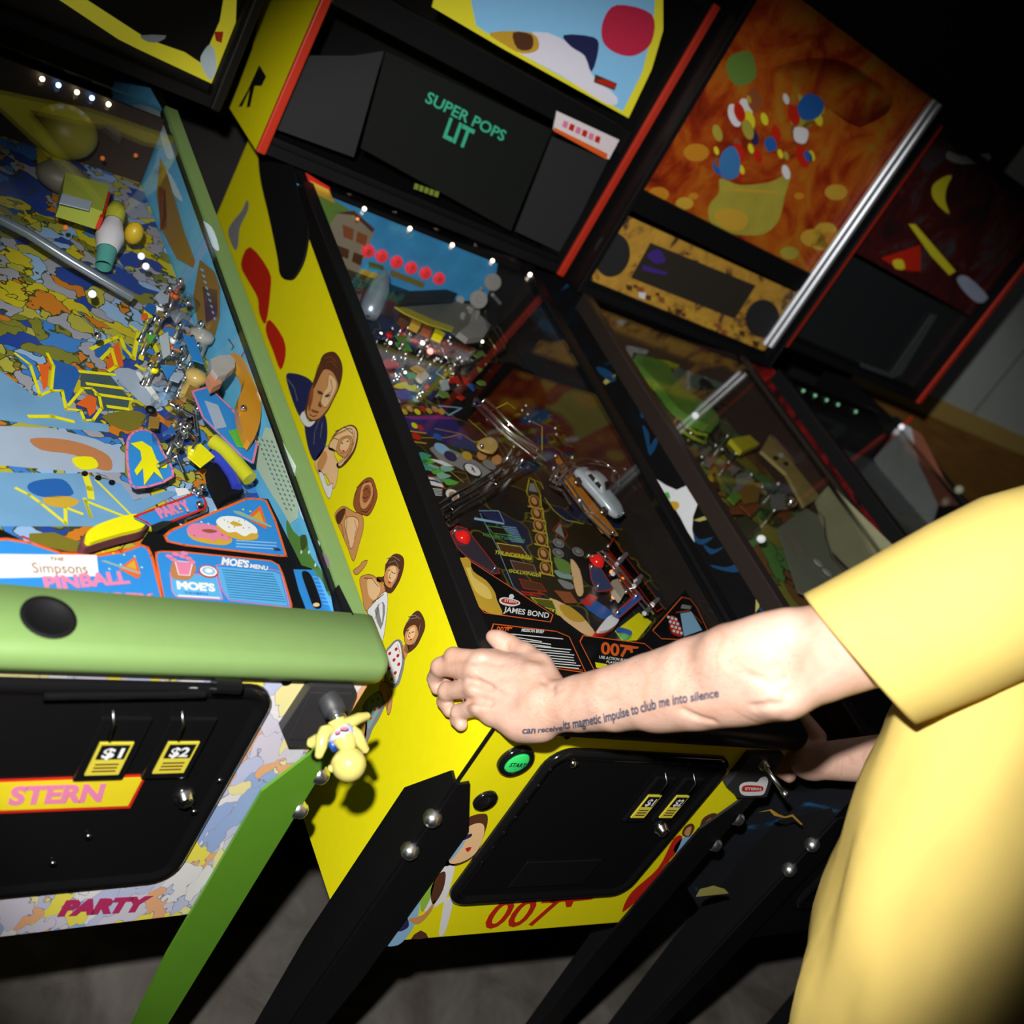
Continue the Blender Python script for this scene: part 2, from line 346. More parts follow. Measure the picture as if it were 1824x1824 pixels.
def backbox(M, wd, zb, side_m, trim_m, h=0.66, x_c=CW/2, yb=1.196, depth=.26, bottom_m=None, tw=.018):
    """open-fronted head box; returns the box of its front opening"""
    r = M.root; x0 = x_c-wd/2; x1 = x_c+wd/2; T = .02; g = G()
    g.poly([(x0, yb, zb), (x0, yb, zb+h), (x0, yb+depth, zb+h), (x0, yb+depth, zb)], side_m)
    g.poly([(x1, yb, zb), (x1, yb+depth, zb), (x1, yb+depth, zb+h), (x1, yb, zb+h)], side_m)
    g.box((x0+.0005, yb+.001, zb), (x0+T, yb+depth, zb+h), BLKM); g.box((x1-T, yb+.001, zb), (x1-.0005, yb+depth, zb+h), BLKM)
    g.box((x0+T, yb+.002, zb), (x1-T, yb+depth, zb+T), bottom_m or BLKM); g.box((x0+T, yb+.002, zb+h-T), (x1-T, yb+depth, zb+h), BLKM)
    g.box((x0+T, yb+depth-T, zb+T), (x1-T, yb+depth, zb+h-T), BLKM)
    bb = g.build('backbox', r)
    for x in (x0-.002, x1+.002-tw):
        t = G(); t.box((x, yb-.010, zb), (x+tw, yb, zb+h), trim_m); t.build('edge_trim', bb, bevel=.003)
    return bb, x0+min(T, tw+.002), x1-T, zb+T, zb+h-T

MB = Machine(0, 0, 0, 'yellow pinball machine the person is gripping, with painted figures down its side')
MS = Machine(-.7041, .0253, .0676, 'green-railed pinball machine at the left with blue cards and a doll-shaped plunger knob')
M3 = Machine(.7099, -.0523, .0197, 'black-sided pinball machine with orange painted backglass and gold speaker panel')
M4 = Machine(1.39, -.03, .0, 'dark pinball machine farthest right with red edge trim and a row of green lamps')

PF_B = patch_mat('dark_playfield_print', [(0.012, 0.012, 0.014), (0.02, 0.02, 0.025), (0.015, 0.02, 0.06), (0.01, 0.01, 0.01), (0.03, 0.022, 0.01)], 9, .8, .25, .015, linecol=(.12, .1, .01))
PF_S = patch_mat('cartoon_playfield_print', [(0.05, 0.22, 0.65), (0.60, 0.50, 0.02), (0.30, 0.48, 0.80), (0.62, 0.20, 0.02), (0.45, 0.42, 0.06), (0.35, 0.36, 0.45), (0.02, 0.06, 0.35), (0.22, 0.22, 0.03)], 26, 1.4, .3, .03, (1, 1, 1), (.05, .06, .02))
PF_3 = patch_mat('green_playfield_print', [(0.16, 0.20, 0.08), (0.35, 0.34, 0.06), (0.16, 0.38, 0.10), (0.3, 0.32, 0.24), (0.3, 0.14, 0.05), (0.10, 0.10, 0.06)], 14, 1.0, .3, .02)
PF_4 = patch_mat('grey_playfield_print', [(0.18, 0.2, 0.24), (0.25, 0.25, 0.22), (0.3, 0.1, 0.05), (0.12, 0.13, 0.16)], 8, 1.0, .3, .01)
FR_S = patch_mat('pale_crowd_print', [(0.80, 0.72, 0.10), (0.50, 0.55, 0.78), (0.80, 0.74, 0.35), (0.62, 0.60, 0.72), (0.78, 0.42, 0.22), (0.30, 0.42, 0.72), (0.75, 0.75, 0.78)], 30, 1.4, .4, .012, (1, 1, .6), (.25, .25, .35))
BKS3 = cloud_mat('black_blue_smear', [(0.45, (0.006, 0.006, 0.008)), (0.62, (0.006, 0.008, 0.012)), (0.68, (0.02, 0.10, 0.25)), (0.72, (0.006, 0.007, 0.01))], 4, .35, distort=2.5)
BKS4 = cloud_mat('black_red_flames', [(0.45, (0.008, 0.006, 0.008)), (0.58, (0.25, 0.01, 0.01)), (0.66, (0.5, 0.04, 0.05)), (0.72, (0.01, 0.005, 0.01))], 5, .35, distort=2.5)
SIDE_S = mat('olive_side', (0.16, 0.16, 0.03), 0.5)
INB = mat('dark_inner_side', (0.022, 0.018, 0.017), 0.12, coat=.5)
IN3 = mat('brown_inner_side', (0.06, 0.035, 0.03), 0.15)

cabinet(MB, YEL, INB, YEL, BLK, BLK, BLK, CHR, pf_m=PF_B)
cabinet(MS, SIDE_S, SKY, FR_S, GREEN, GREEN, GREEN2, CHR, pf_m=PF_S)
cabinet(M3, BKS3, IN3, BLK, mat('dark_rail', (0.03, 0.022, 0.02), .3), BLK, BLK, CHR, pf_m=PF_3)
cabinet(M4, BKS4, BLKM, BLK, mat('black_rail', (0.015, 0.015, 0.016), .3), BLK, BLK, CHR, pf_m=PF_4)
BB_B = backbox(MB, .735, 1.197, YEL, REDT, h=.62, depth=.345)
BB_S = backbox(MS, .70, 1.22, BLKM, BLK, h=.62)
BB_3 = backbox(M3, .68, 1.19, BLK, BLK, h=.74, x_c=.317, tw=.006)
BB_4 = backbox(M4, .64, 1.256, BLK, REDT, h=.62)

# ---------------------------------------------------------------- the room
def struct(g, name, **kw):
    o = g.build(name, **kw); o['kind'] = 'structure'; return o
FLOOR = cloud_mat('worn_grey_floor', [(0.3, (0.07, 0.06, 0.05)), (0.5, (0.12, 0.11, 0.10)), (0.7, (0.17, 0.16, 0.15))], 6, .6)
g = G(); g.box((-3, -2.5, -.05), (5.5, 2.2, 0), FLOOR); struct(g, 'floor')
WALLM = cloud_mat('dark_wall_paint', [(0.3, (0.015, 0.014, 0.015)), (0.7, (0.02, 0.019, 0.02))], 3, .8)
PALE = mat('pale_tile', (0.72, 0.80, 0.78), .45, var=.06)
WOODM = cloud_mat('brown_panelling', [(0.3, (0.34, 0.15, 0.04)), (0.7, (0.50, 0.26, 0.06))], 3, .5, stretch=(1, 1, 8))
g = G(); g.box((-3, 2.0, 0), (2.75, 2.1, 2.95), WALLM); struct(g, 'wall_back')
g = G(); g.box((2.75, 1.97, 1.12), (5.5, 2.1, 2.95), PALE)
for x in (3.55, 4.4): g.box((x, 1.968, 1.12), (x+.012, 1.972, 2.95), GRY)
g.box((2.75, 1.97, 0), (5.5, 2.1, 1.04), WOODM); struct(g, 'wall_right')
g = G(); g.box((2.75, 1.955, 1.04), (5.5, 2.1, 1.12), mat('oak_rail', (0.75, 0.52, 0.15), .4)); struct(g, 'trim_1')
# ================================================================ yellow machine: printed art
g = G(); g.box((-.0012, -.0012, .888), (.0025, .0025, ZT-.016), BLKM); g.build('corner_seam', MB.root)
def sart(k, pts, m, lay=1, smooth=4):
    MB.art(SA, 'side', mapc(k, pts), m, lay, smooth)
    if m in (SKN, SKL, SKD, WHT) and len(pts) > 5 and k is k6: MB.line(SA, 'side', cr(mapc(k, pts), 3), BRN, .0009, lay, True)
SA = G()
# lettering fragment at the back of the side
sart(k1, [(1355,1185),(1458,1315),(1466,1420),(1440,1600),(1405,1545),(1395,1460),(1345,1370),(1305,1280)], RED, 1, 3)
sart(k1, [(1462,1580),(1535,1680),(1548,1770),(1520,1850),(1480,1750),(1440,1640)], RED, 1, 3)
sart(k1, [(1340,930),(1345,985),(1300,1080),(1290,1180),(1270,1200),(1235,1110),(1260,1050),(1310,990)], GRY, 1, 3)
# figure 1: man in a dark suit
sart(k6, [(286,182),(325,170),(385,190),(412,225),(398,290),(372,345),(352,372),(318,300)], NAVY)
sart(k6, [(372,400),(405,415),(440,370),(466,362),(478,420),(472,500),(440,560),(412,572),(385,500)], NAVY)
sart(k6, [(462,82),(510,70),(542,110),(550,165),(535,235),(500,310),(478,350),(440,390),(400,392),(376,350),(392,270),(418,200),(440,130)], BRN, 2)
sart(k6, [(470,150),(500,160),(520,190),(530,235),(498,305),(474,346),(438,382),(402,384),(384,352),(400,280),(428,220),(452,170)], SKN, 3)
sart(k6, [(490,175),(520,200),(522,240),(494,300),(470,330),(450,300),(462,260),(482,230)], SKL, 4)
sart(k6, [(352,375),(372,345),(392,392),(425,390),(402,418),(375,412)], WHT, 3)
sart(k6, [(440,255),(462,262),(458,270),(438,264)], BRN, 5, 2); sart(k6, [(474,275),(492,268),(490,278),(474,283)], BRN, 5, 2)
sart(k6, [(446,300),(456,322),(448,328),(438,320)], SKD, 5, 2); sart(k6, [(412,340),(440,348),(438,356),(412,350)], SKD, 5, 2)
sart(k6, [(400,255),(418,220),(412,300),(392,345)], SKD, 4, 2)
# figure 2: fair-haired woman
sart(k6, [(482,515),(500,465),(535,428),(585,408),(615,425),(621,470),(604,535),(565,590),(532,612),(520,590),(548,570),(535,540),(500,530)], BRN, 1)
sart(k6, [(487,510),(503,470),(537,433),(583,413),(611,428),(616,468),(598,530),(560,582),(535,602),(530,585),(552,560),(530,540),(505,520)], SKL, 2)
sart(k6, [(545,470),(580,460),(600,480),(595,520),(568,560),(540,552),(522,530),(530,490)], SKN, 3)
sart(k6, [(552,480),(575,470),(588,490),(572,530),(550,540),(538,515)], SKL, 4)
sart(k6, [(545,490),(556,494),(552,499)], BRN, 5, 2); sart(k6, [(570,486),(580,482),(579,490)], BRN, 5, 2); sart(k6, [(548,527),(566,530),(556,537)], RED, 5, 2)
sart(k6, [(420,580),(470,510),(500,515),(515,560),(528,590),(524,660),(505,705),(470,640),(440,640)], SKL, 1)
sart(k6, [(432,590),(465,530),(480,560),(460,610),(442,630)], SKN, 2)
sart(k6, [(436,620),(462,640),(480,690),(503,680),(500,720),(487,752),(460,700)], WHT, 2)
# figure 3: red-haired woman
sart(k6, [(598,770),(615,705),(650,662),(685,656),(704,700),(710,745),(690,800),(668,830),(640,825),(612,810)], SKD, 1)
sart(k6, [(640,690),(670,670),(690,690),(690,740),(665,790),(640,800),(628,760)], SKN, 2)
sart(k6, [(650,700),(676,690),(682,735),(660,770),(645,760)], SKD, 3)
sart(k6, [(512,830),(535,795),(560,788),(600,812),(640,828),(645,890),(625,965),(600,1042),(575,985),(540,900)], SKN, 1)
sart(k6, [(560,850),(600,835),(625,860),(610,930),(590,985),(570,930)], SKL, 2); sart(k6, [(518,830),(545,800),(565,800),(548,850),(530,870)], BRN, 2)
# figure 4: dark-haired woman in white
sart(k6, [(712,1140),(708,1115),(740,1110),(748,1060),(772,1020),(800,1006),(828,1020),(835,1050),(826,1100),(805,1150),(775,1190),(748,1180),(738,1140)], BRN, 1)
sart(k6, [(760,1070),(790,1060),(812,1080),(800,1130),(775,1165),(752,1155),(742,1115)], SKN, 2); sart(k6, [(768,1075),(795,1068),(800,1110),(780,1140),(762,1120)], SKL, 3)
sart(k6, [(776,1090),(786,1092),(784,1097)], BRN, 4, 2); sart(k6, [(764,1135),(778,1140),(768,1146)], RED, 4, 2)
sart(k6, [(628,1125),(655,1105),(690,1108),(740,1150),(752,1185),(720,1225),(700,1260),(655,1270),(640,1200)], SKN, 1)
sart(k6, [(665,1130),(695,1125),(725,1170),(700,1220),(672,1200)], SKL, 2)
sart(k6, [(664,1275),(700,1230),(735,1190),(757,1188),(758,1260),(745,1370),(730,1420),(708,1350),(690,1310)], WHT, 2)
sart(k6, [(700,1270),(740,1230),(748,1280),(728,1360)], GRY, 3, 2); sart(k6, [(720,1250),(738,1240),(735,1330)], WHT, 4, 2)
sart(k6, [(598,1085),(625,1065),(640,1045),(664,1038),(650,1070),(615,1105)], SKN, 1)
# figure 5: dark-haired woman in a flowered shirt
sart(k6, [(830,1370),(850,1320),(880,1280),(905,1273),(928,1310),(932,1350),(915,1395),(890,1440),(850,1470),(832,1455),(842,1420)], BRN, 1)
sart(k6, [(855,1350),(885,1335),(900,1360),(898,1400),(870,1430),(842,1425),(838,1385)], SKN, 2); sart(k6, [(862,1358),(886,1348),(886,1385),(866,1408),(850,1395)], SKL, 3)
sart(k6, [(858,1372),(868,1374),(864,1378)], BRN, 4, 2); sart(k6, [(862,1405),(876,1402),(870,1410)], RED, 4, 2); sart(k6, [(820,1440),(850,1430),(855,1460),(835,1500)], SKN, 1)
sart(k6, [(748,1470),(770,1430),(800,1405),(826,1418),(838,1500),(825,1570),(806,1620),(770,1630),(742,1600)], GRY, 1)
sart(k6, [(752,1475),(775,1438),(800,1412),(818,1425),(828,1500),(816,1560),(798,1610),(772,1605),(752,1560)], WHT, 2)
for q in [(770,1470),(800,1450),(790,1500),(812,1520),(768,1540),(796,1560),(778,1590),(808,1480),(758,1510)]: MB.art(SA, 'side', ell(*k6(*q), 2.6, 3.6, .5, 8), RED, 3)
sart(k6, [(735,1600),(765,1620),(780,1670),(775,1730),(760,1755),(748,1700),(720,1640)], SKN, 2)
sart(k6, [(640,1720),(680,1665),(735,1640),(748,1700),(720,1770),(690,1820),(670,1870),(640,1920),(655,1800)], GRY, 1)
sart(k6, [(670,1690),(725,1650),(735,1700),(700,1770),(668,1820)], mat('teal_print', (.25,.42,.38), .45), 2)
for q in [(690,1690),(715,1680),(700,1730),(680,1770),(722,1720)]: MB.art(SA, 'side', ell(*k6(*q), 2.4, 3.2, .5, 8), RED, 3)
sart(k6, [(640,1820),(662,1790),(655,1870),(632,1930)], SKN, 1)
def strokes(pts_list, m, w=.0011, lay=6):
    for q in pts_list: MB.line(SA, 'side', mapc(k6, q), m, w, lay)
strokes([[(436,252),(452,256),(464,268)],[(472,276),(486,268),(496,258)],[(459,275),(452,300),(444,318),(456,326)],[(408,338),(424,346),(442,350)],[(400,360),(418,372),(434,366)],[(440,130),(425,190),(414,215),(420,240)],[(500,200),(506,240),(490,290)],[(404,290),(398,320),(404,350)]], BRN, .0014)
strokes([[(470,100),(500,95),(525,120)],[(480,120),(505,115),(528,145)],[(455,130),(450,165)]], SKD, .001)
strokes([[(445,390),(425,440),(420,500)],[(460,400),(450,470)],[(300,200),(330,240),(345,300)]], GRY, .0012)
strokes([[(505,470),(530,450),(575,430),(600,450)],[(495,490),(515,470),(535,480)],[(520,440),(560,422),(598,430),(606,470),(592,520)],[(608,440),(612,480),(590,545),(556,590)],[(540,590),(570,560),(590,520)]], BRN, .0010)
strokes([[(500,480),(525,455),(570,436)],[(600,460),(598,500),(575,548)]], GLD, .0016)
strokes([[(620,700),(650,680),(680,672)],[(612,740),(622,710)],[(690,680),(700,720),(694,770)],[(640,810),(665,815),(690,780)],[(648,715),(668,705),(678,725)],[(645,745),(660,750),(672,742)]], BRN, .0012)
strokes([[(560,800),(575,850),(570,900),(585,960)],[(610,850),(620,890),(608,940)],[(530,850),(552,880),(560,930)]], BRN, .0009)
strokes([[(760,1030),(790,1020),(820,1040)],[(770,1050),(800,1040),(815,1070)],[(752,1060),(765,1040)],[(820,1080),(800,1130),(780,1170)]], GRY, .0009)
strokes([[(768,1086),(776,1082)],[(790,1098),(800,1098)],[(776,1100),(770,1118),(778,1122)],[(655,1120),(690,1122),(720,1160)],[(690,1235),(720,1215),(745,1195)],[(665,1275),(680,1300),(705,1345)],[(720,1260),(705,1310)]], BRN, .0009)
strokes([[(860,1300),(890,1292),(915,1310)],[(850,1330),(870,1310),(900,1305)],[(915,1340),(905,1390),(885,1430)]], GRY, .0009)
strokes([[(852,1366),(862,1362)],[(876,1372),(886,1370)],[(864,1376),(860,1392),(868,1396)],[(760,1640),(768,1680),(762,1730)],[(752,1480),(770,1520),(765,1590)],[(810,1430),(822,1470)]], BRN, .0009)
SA.build('side_print', MB.root, label='row of painted figures and red lettering on yellow')

# hinge arm of the head box
g = G(); hp = [MB.side(k1(*q), -.030) for q in cr([(1350,640),(1430,650),(1500,690),(1535,760),(1548,870),(1590,1010),(1604,1090),(1580,1230),(1530,1325),(1490,1340),(1455,1310),(1442,1220),(1400,1010),(1352,790)], 4)]
g.prism([(-.004, v.y, v.z) for v in hp], (-.004, 0, 0), BLKM); g.build('hinge_arm', MB.root, recalc=True)

# front print
FA = G(); FL = FA
def fart(k, pts, m, lay=1, smooth=4): MB.art(FA, 'front', mapc(k, pts), m, lay, smooth)
fart(r4, [(462,620),(478,540),(530,470),(600,452),(612,480),(600,530),(575,600),(540,640),(480,665),(440,650)], BRN, 2)
fart(r4, [(472,600),(500,530),(560,492),(596,500),(590,560),(556,618),(500,650),(455,650)], SKL, 3)
fart(r4, [(480,560),(510,530),(520,560),(480,620),(450,640)], LBL, 4); fart(r4, [(495,545),(545,530),(540,545),(500,560)], NAVY, 5, 2); fart(r4, [(520,590),(545,585),(530,605)], RED, 5, 2)
fart(r4, [(420,640),(470,590),(480,640),(450,665),(410,660)], SKD, 2)
fart(r4, [(390,690),(440,655),(478,660),(462,740),(440,800),(400,830),(360,850),(340,800)], WHT, 2); fart(r4, [(410,700),(440,690),(430,760),(390,820),(380,760)], BRN, 3); fart(r4, [(380,700),(402,690),(380,790),(345,850),(340,790)], mat('lime_print', (.3,.55,.06), .4), 3)
fart(r4, [(225,930),(280,830),(340,740),(330,860),(300,930),(250,985),(190,985)], LBL, 2); fart(r4, [(240,900),(280,870),(290,910),(250,930)], NAVY, 3); fart(r4, [(290,880),(350,860),(400,800),(380,850),(330,900)], SKN, 3)
fart(r4, [(440,800),(470,810),(440,930),(415,945),(425,870)], WHT, 2); fart(r4, [(300,960),(340,925),(370,955)], BRN, 3, 2)
FA.build('front_print', MB.root, label='painted man in a pale suit'); FA = G()
# couple on the right
fart(r5, [(368,700),(380,650),(420,625),(448,632),(430,680),(400,710)], BRN, 2); fart(r5, [(382,700),(392,665),(420,645),(418,680),(400,705)], SKN, 3)
fart(r5, [(288,720),(300,685),(330,670),(345,690),(320,730)], BRN, 2); fart(r5, [(298,715),(310,690),(330,685),(318,725)], SKN, 3)
fart(r5, [(250,790),(290,735),(370,710),(415,705),(410,735),(350,780),(290,815)], LBL, 2)
fart(r5, [(180,870),(250,740),(290,730),(262,800),(230,840),(210,900),(120,980),(60,1040),(20,1065),(60,980)], RED, 2)
fart(r5, [(210,850),(330,790),(330,805),(215,870)], SKD, 4, 2)
fart(r5, [(60,1080),(130,980),(200,900),(230,900),(150,1000),(95,1095)], mat('moss_print', (.15,.28,.05), .4), 3)
fart(r5, [(130,1085),(200,960),(300,850),(312,860),(230,985),(150,1100)], NAVY, 2, 2); fart(r5, [(145,1040),(200,950),(270,870),(230,950)], mat('lime_print'), 4, 2)
FA2 = G(); MB.write(FA2, 'front', '007', r4(582,918), r4(850,900), r4(655,803), RED, 3, .015, 0)
MB.art(FA2, 'front', mapc(r4, [(850,790),(1050,782),(1035,800),(960,808),(950,830),(930,832),(925,808),(868,815)]), RED, 3)
FA.build('front_print', MB.root, label='painted couple with red streaks'); FA2.build('front_lettering', MB.root, label='red number lettering')
# start button and launch button
g = G(); c = Vector((.061, -.001, .937)); g.lathe(c, (0, -1, 0), [(0, .0245), (.005, .0245), (.008, .022), (.008, .0175), (.004, .017), (.004, 0)], BLKG, 32); sb = g.build('start_button', MB.root)
g = G(); g.lathe(c+Vector((0, -.004, 0)), (0, -1, 0), [(0, .0168), (.003, .0165), (.0045, .014), (.005, 0)], mat('green_lens', (.03, .42, .10), .2, emit=.55, ecol=(.02, .55, .12)), 32)
write(g, 'START', c+Vector((-.0125, -.0096, -.0035)), c+Vector((.0125, -.0096, -.0035)), c+Vector((-.0125, -.0096, .0035)), BLKM, (0, -1, 0), .0003, .03); g.build('lens', sb)
g = G(); c = Vector((.059, -.001, .863)); g.lathe(c, (0, -1, 0), [(0, .0165), (.004, .0165), (.006, .014), (.004, .012), (.008, .009), (.009, 0)], BLKG, 28); g.build('launch_button', MB.root)
g = G(); g.lathe((.117, -.0015, .981), (0, -1, 0), [(0, .0045), (.001, .0045), (.0012, 0)], BLKM, 16); g.build('screw_hole', MB.root)

def coin_door(M, x0, x1, z0, z1, slots, lock, rad=.035):
    g = G()
    def rr(e, y):
        out = []
        for cx, cz, a0 in ((x1-rad, z1-rad, 0), (x0+rad, z1-rad, 90), (x0+rad, z0+rad, 180), (x1-rad, z0+rad, 270)):
            for i in range(7): a = radians(a0+15*i); out.append((cx+(rad+e)*cos(a), y, cz+(rad+e)*sin(a)))
        return out
    prof = [(0, -.001), (0, -.007), (-.004, -.010), (-.012, -.010), (-.016, -.006), (-.020, -.006)]
    rings = [rr(e, y) for e, y in prof]; n = len(rings[0])
    g.add([p for q in rings for p in q], [(i*n+k, i*n+(k+1) % n, (i+1)*n+(k+1) % n, (i+1)*n+k) for i in range(len(prof)-1) for k in range(n)]+[[(len(prof)-1)*n+i for i in range(n)]], BLKG, True)
    d = g.build('coin_door', M.root)
    for sx, sz, t, wd, kk in slots:
        g = G(); g.box((sx-wd*.75, -.012, sz-.036), (sx+wd*.75, -.006, sz+.055), BLKG); s = g.build('coin_slot', d, bevel=.002)
        g = G(); g.box((sx-wd/2, -.0135, sz-.025), (sx+wd/2, -.012, sz+.022), mat('amber_insert', (.62, .55, .05), .3, emit=.1))
        g.box((sx-wd*.42, -.0142, sz-.001), (sx+wd*.42, -.0135, sz+.019), BLKM)
        write(g, t, (sx-wd*.3, -.0145, sz+.002), (sx+wd*.3, -.0145, sz+.002), (sx-wd*.3, -.0145, sz+.016), WHT, (0, -1, 0), .0003, .03)
        for i in range(3): g.box((sx-wd*.35, -.0138, sz-.020+i*.005), (sx+wd*.35, -.0135, sz-.018+i*.005), BRN)
        g.build('price_insert', d)
        g = G(); g.tube([(sx-wd*.55, -.012, sz+.066), (sx-wd*.55, -.024, sz+.060), (sx-wd*.5, -.024, sz+.040)], .0016, DKM, 8); g.build('reject_lever', d)
    g = G(); c = Vector((lock[0], -.006, lock[1])); g.lathe(c, (0, -1, 0), [(0, .012), (.003, .012), (.006, .009), (.010, .0085), (.012, .006), (.012, 0)], CHR, 20); g.box((c.x-.001, -.0190, c.z-.005), (c.x+.001, -.0178, c.z+.005), BLKM); g.build('door_lock', d)
    return d
d = coin_door(MB, .108, .452, .655, .962, [(.335, .868, '$1', .026, 1), (.392, .868, '$2', .026, 1)], (.412, .812))
g = G(); g.box((.20, -.009, .69), (.34, -.0062, .745), BLK); g.build('coin_return', d, bevel=.003)
for z in (.93, .90, .87, .84, .81, .78, .75): g = G(); g.lathe((.118, -.009, z), (0, -1, 0), [(0, .003), (.002, .0025), (.0028, 0)], BLKG, 10); g.build('rivet', d)
g = G(); g.lathe((.150, -.009, .953-.012), (0, -1, 0), [(0, .006), (.003, .005), (.0045, 0)], CHR, 12); g.build('hinge_bolt', d)
# plunger plate with makers badge, and the shooter rod
g = G(); q = [MB.front(zp(*p), -.012) for p in [(640,480),(1080,480),(960,720),(850,1030),(460,1040),(420,980),(315,885)]]
g.prism(q, (0, .012, 0), mat('charcoal_plate', (.03, .03, .033), .4)); pl = g.build('plunger_plate', MB.root, bevel=.002, recalc=True)
g = G(); hart = lambda k, pts, m, lay, sm=3: g.poly([MB.front(p, -.0125-.0004*lay) for p in (cr(mapc(k, pts), sm) if sm else mapc(k, pts))][::-1], m)
hart(zp, [(500,960),(490,880),(540,835),(640,820),(720,825),(760,775),(830,755),(862,810),(840,900),(800,985),(700,1000),(560,1000)], WHT, 1)
hart(zp, [(525,940),(530,885),(600,865),(780,880),(800,920),(760,945),(600,950)], RED, 2)
write(g, 'STERN', MB.front(zp(560,925), -.0135), MB.front(zp(770,930), -.0135), MB.front(zp(560,890), -.0135), WHT, (0, -1, 0), .0004, .03); g.build('badge', pl, label='white and red maker badge')
g = G(); a = MB.front(zp(780,570), -.01); g.lathe((a.x, -.012, a.z), (0, -1, 0), [(0, .009), (.006, .008), (.012, .005), (.012, .0032), (.050, .0032), (.052, .0045), (.060, .0045), (.061, 0)], STL, 18); g.build('shooter_rod', MB.root)

# ---------------------------------------------------------------- head box of the yellow machine
bb, x0, x1, z0, z1 = BB_B; r = bb
g = G(); yb = 1.196
g.box((x0, yb+.012, z0-.018), (x1, yb+.03, z0+.012), BLK); g.box((x0, yb+.006, z0+.262), (x1, yb+.03, z0+.315), BLK); g.build('speaker_panel', r, bevel=.003)
def onbb(p, dy=.03): return MB.on(p, (0, 1, 0), (0, yb+dy, 0))
def bpoly(g, k, pts, m, dy, th=.004, sm=0):
    P = [onbb(p, dy) for p in (cr(mapc(k, pts), sm) if sm else mapc(k, pts))]
    g.prism(P, (0, th, 0), m)
g = G(); bpoly(g, k4, [(590,520),(700,100),(1420,440),(1240,880)], mat('screen_black', (.012, .014, .013), .25), .028); sc_ = g.build('display', r, recalc=True)
LCD = mat('display_green', (.02, .2, .12), .5, emit=.55, ecol=(.03, .30, .17)); LCD2 = mat('display_olive', (.1, .15, .02), .5, emit=.30, ecol=(.16, .20, .02))
g = G(); N = (0, -1, 0)
def wb(st, A, B, C, m, lift=.001, bold=.02): write(g, st, onbb(k4(*A), .026), onbb(k4(*B), .026), onbb(k4(*C), .026), m, N, lift, bold)
wb('SUPER POPS', (866,318), (1205,490), (885,272), LCD); g.build('display_text', r, label='glowing green words'); g = G(); wb('LIT', (945,470), (1055,525), (975,385), LCD, bold=.03); g.build('display_text', r); g = G(); [bpoly(g, k4, [(825+i*22,672+i*8),(842+i*22,678+i*8),(836+i*22,702+i*8),(819+i*22,696+i*8)], LCD2, .0265, .0004) for i in range(5)]
g.build('display_text', r, label='dim olive word')
SPKM = mat('speaker_cloth', (.014, .014, .017), .75, bump=.5, bscale=2500)
g = G(); bpoly(g, k4, [(325,120),(560,120),(690,100),(560,560),(200,430)], SPKM, .024); g.build('speaker_grille', r, recalc=True)
g = G(); bpoly(g, k4, [(1420,470),(1660,575),(1460,975),(1260,880)], SPKM, .022); g.build('speaker_grille', r, recalc=True)
g = G(); bpoly(g, k4, [(1440,360),(1710,485),(1665,570),(1425,440)], mat('sticker_white', (.8, .74, .80), .35), .003, .004)
for i in range(6): bpoly(g, k4, [(1470+i*28,400+i*13),(1490+i*28,408+i*13),(1482+i*28,436+i*13),(1462+i*28,426+i*13)], RED if i % 2 else PNK, .0026, .0003)
bpoly(g, k4, [(1428,430),(1660,545),(1655,570),(1425,445)], ORG, .0025, .0004); g.build('sticker', r, label='white and red sticker above the right speaker')
g = G(); bpoly(g, k4, [(1070,10),(1215,95),(1750,390),(1850,180),(1900,10),(1900,-300),(1000,-500),(900,-90)], mat('backglass_yellow', (.65, .6, .03), .3, emit=.22), .02, .004); tl = g.build('backglass', r, recalc=True)
g = G(); bpoly(g, k4, [(1090,-10),(1220,75),(1725,360),(1810,190),(1855,10),(1870,-200),(1000,-450)], mat('backglass_blue', (.22, .50, .80), .3, emit=.2, ecol=(.2, .45, .7)), .0195, .0004)
bpoly(g, k4, [(1240,40),(1400,20),(1560,120),(1590,200),(1700,300),(1660,330),(1450,200),(1230,80)], mat('backglass_white', (.72, .72, .85), .3, emit=.1), .019, .0004, 3)
bpoly(g, k4, [(1470,30),(1600,40),(1620,90),(1590,190),(1560,120),(1500,80)], NAVY, .0185, .0004, 3)
bpoly(g, k4, [(1150,20),(1330,20),(1360,90),(1290,110),(1210,70)], GLD, .0183, .0004, 3); bpoly(g, k4, [(1250,20),(1330,30),(1330,90),(1270,90)], BRN, .018, .0004, 3)
bpoly(g, k4, [(1640,60),(1700,110),(1780,118),(1850,60),(1850,-60),(1700,-100),(1640,-30)], mat('backglass_red', (.6, .03, .08), .3, emit=.05), .018, .0004, 4)
bpoly(g, k4, [(1605,200),(1700,240),(1690,270),(1600,235)], BRN, .018, .0004); bpoly(g, k4, [(1605,228),(1690,262),(1692,240),(1640,222)], RED, .0175, .0004)
g.build('backglass_print', r, label='pale blue and white backglass picture in a yellow border')
g = G(); 
for pts in ([(20,350),(60,250),(120,90),(150,-60),(120,-120),(90,60),(40,230),(0,330)], [(60,340),(100,270),(150,160),(180,210),(160,250),(130,250),(110,340),(95,345),(110,265),(75,340)]):
    P = [MB.side(p, -.0885) for p in mapc(k4, pts)]; g.poly(P, BLKM)
g.build('side_lettering', r, label='black lettering on the yellow side')

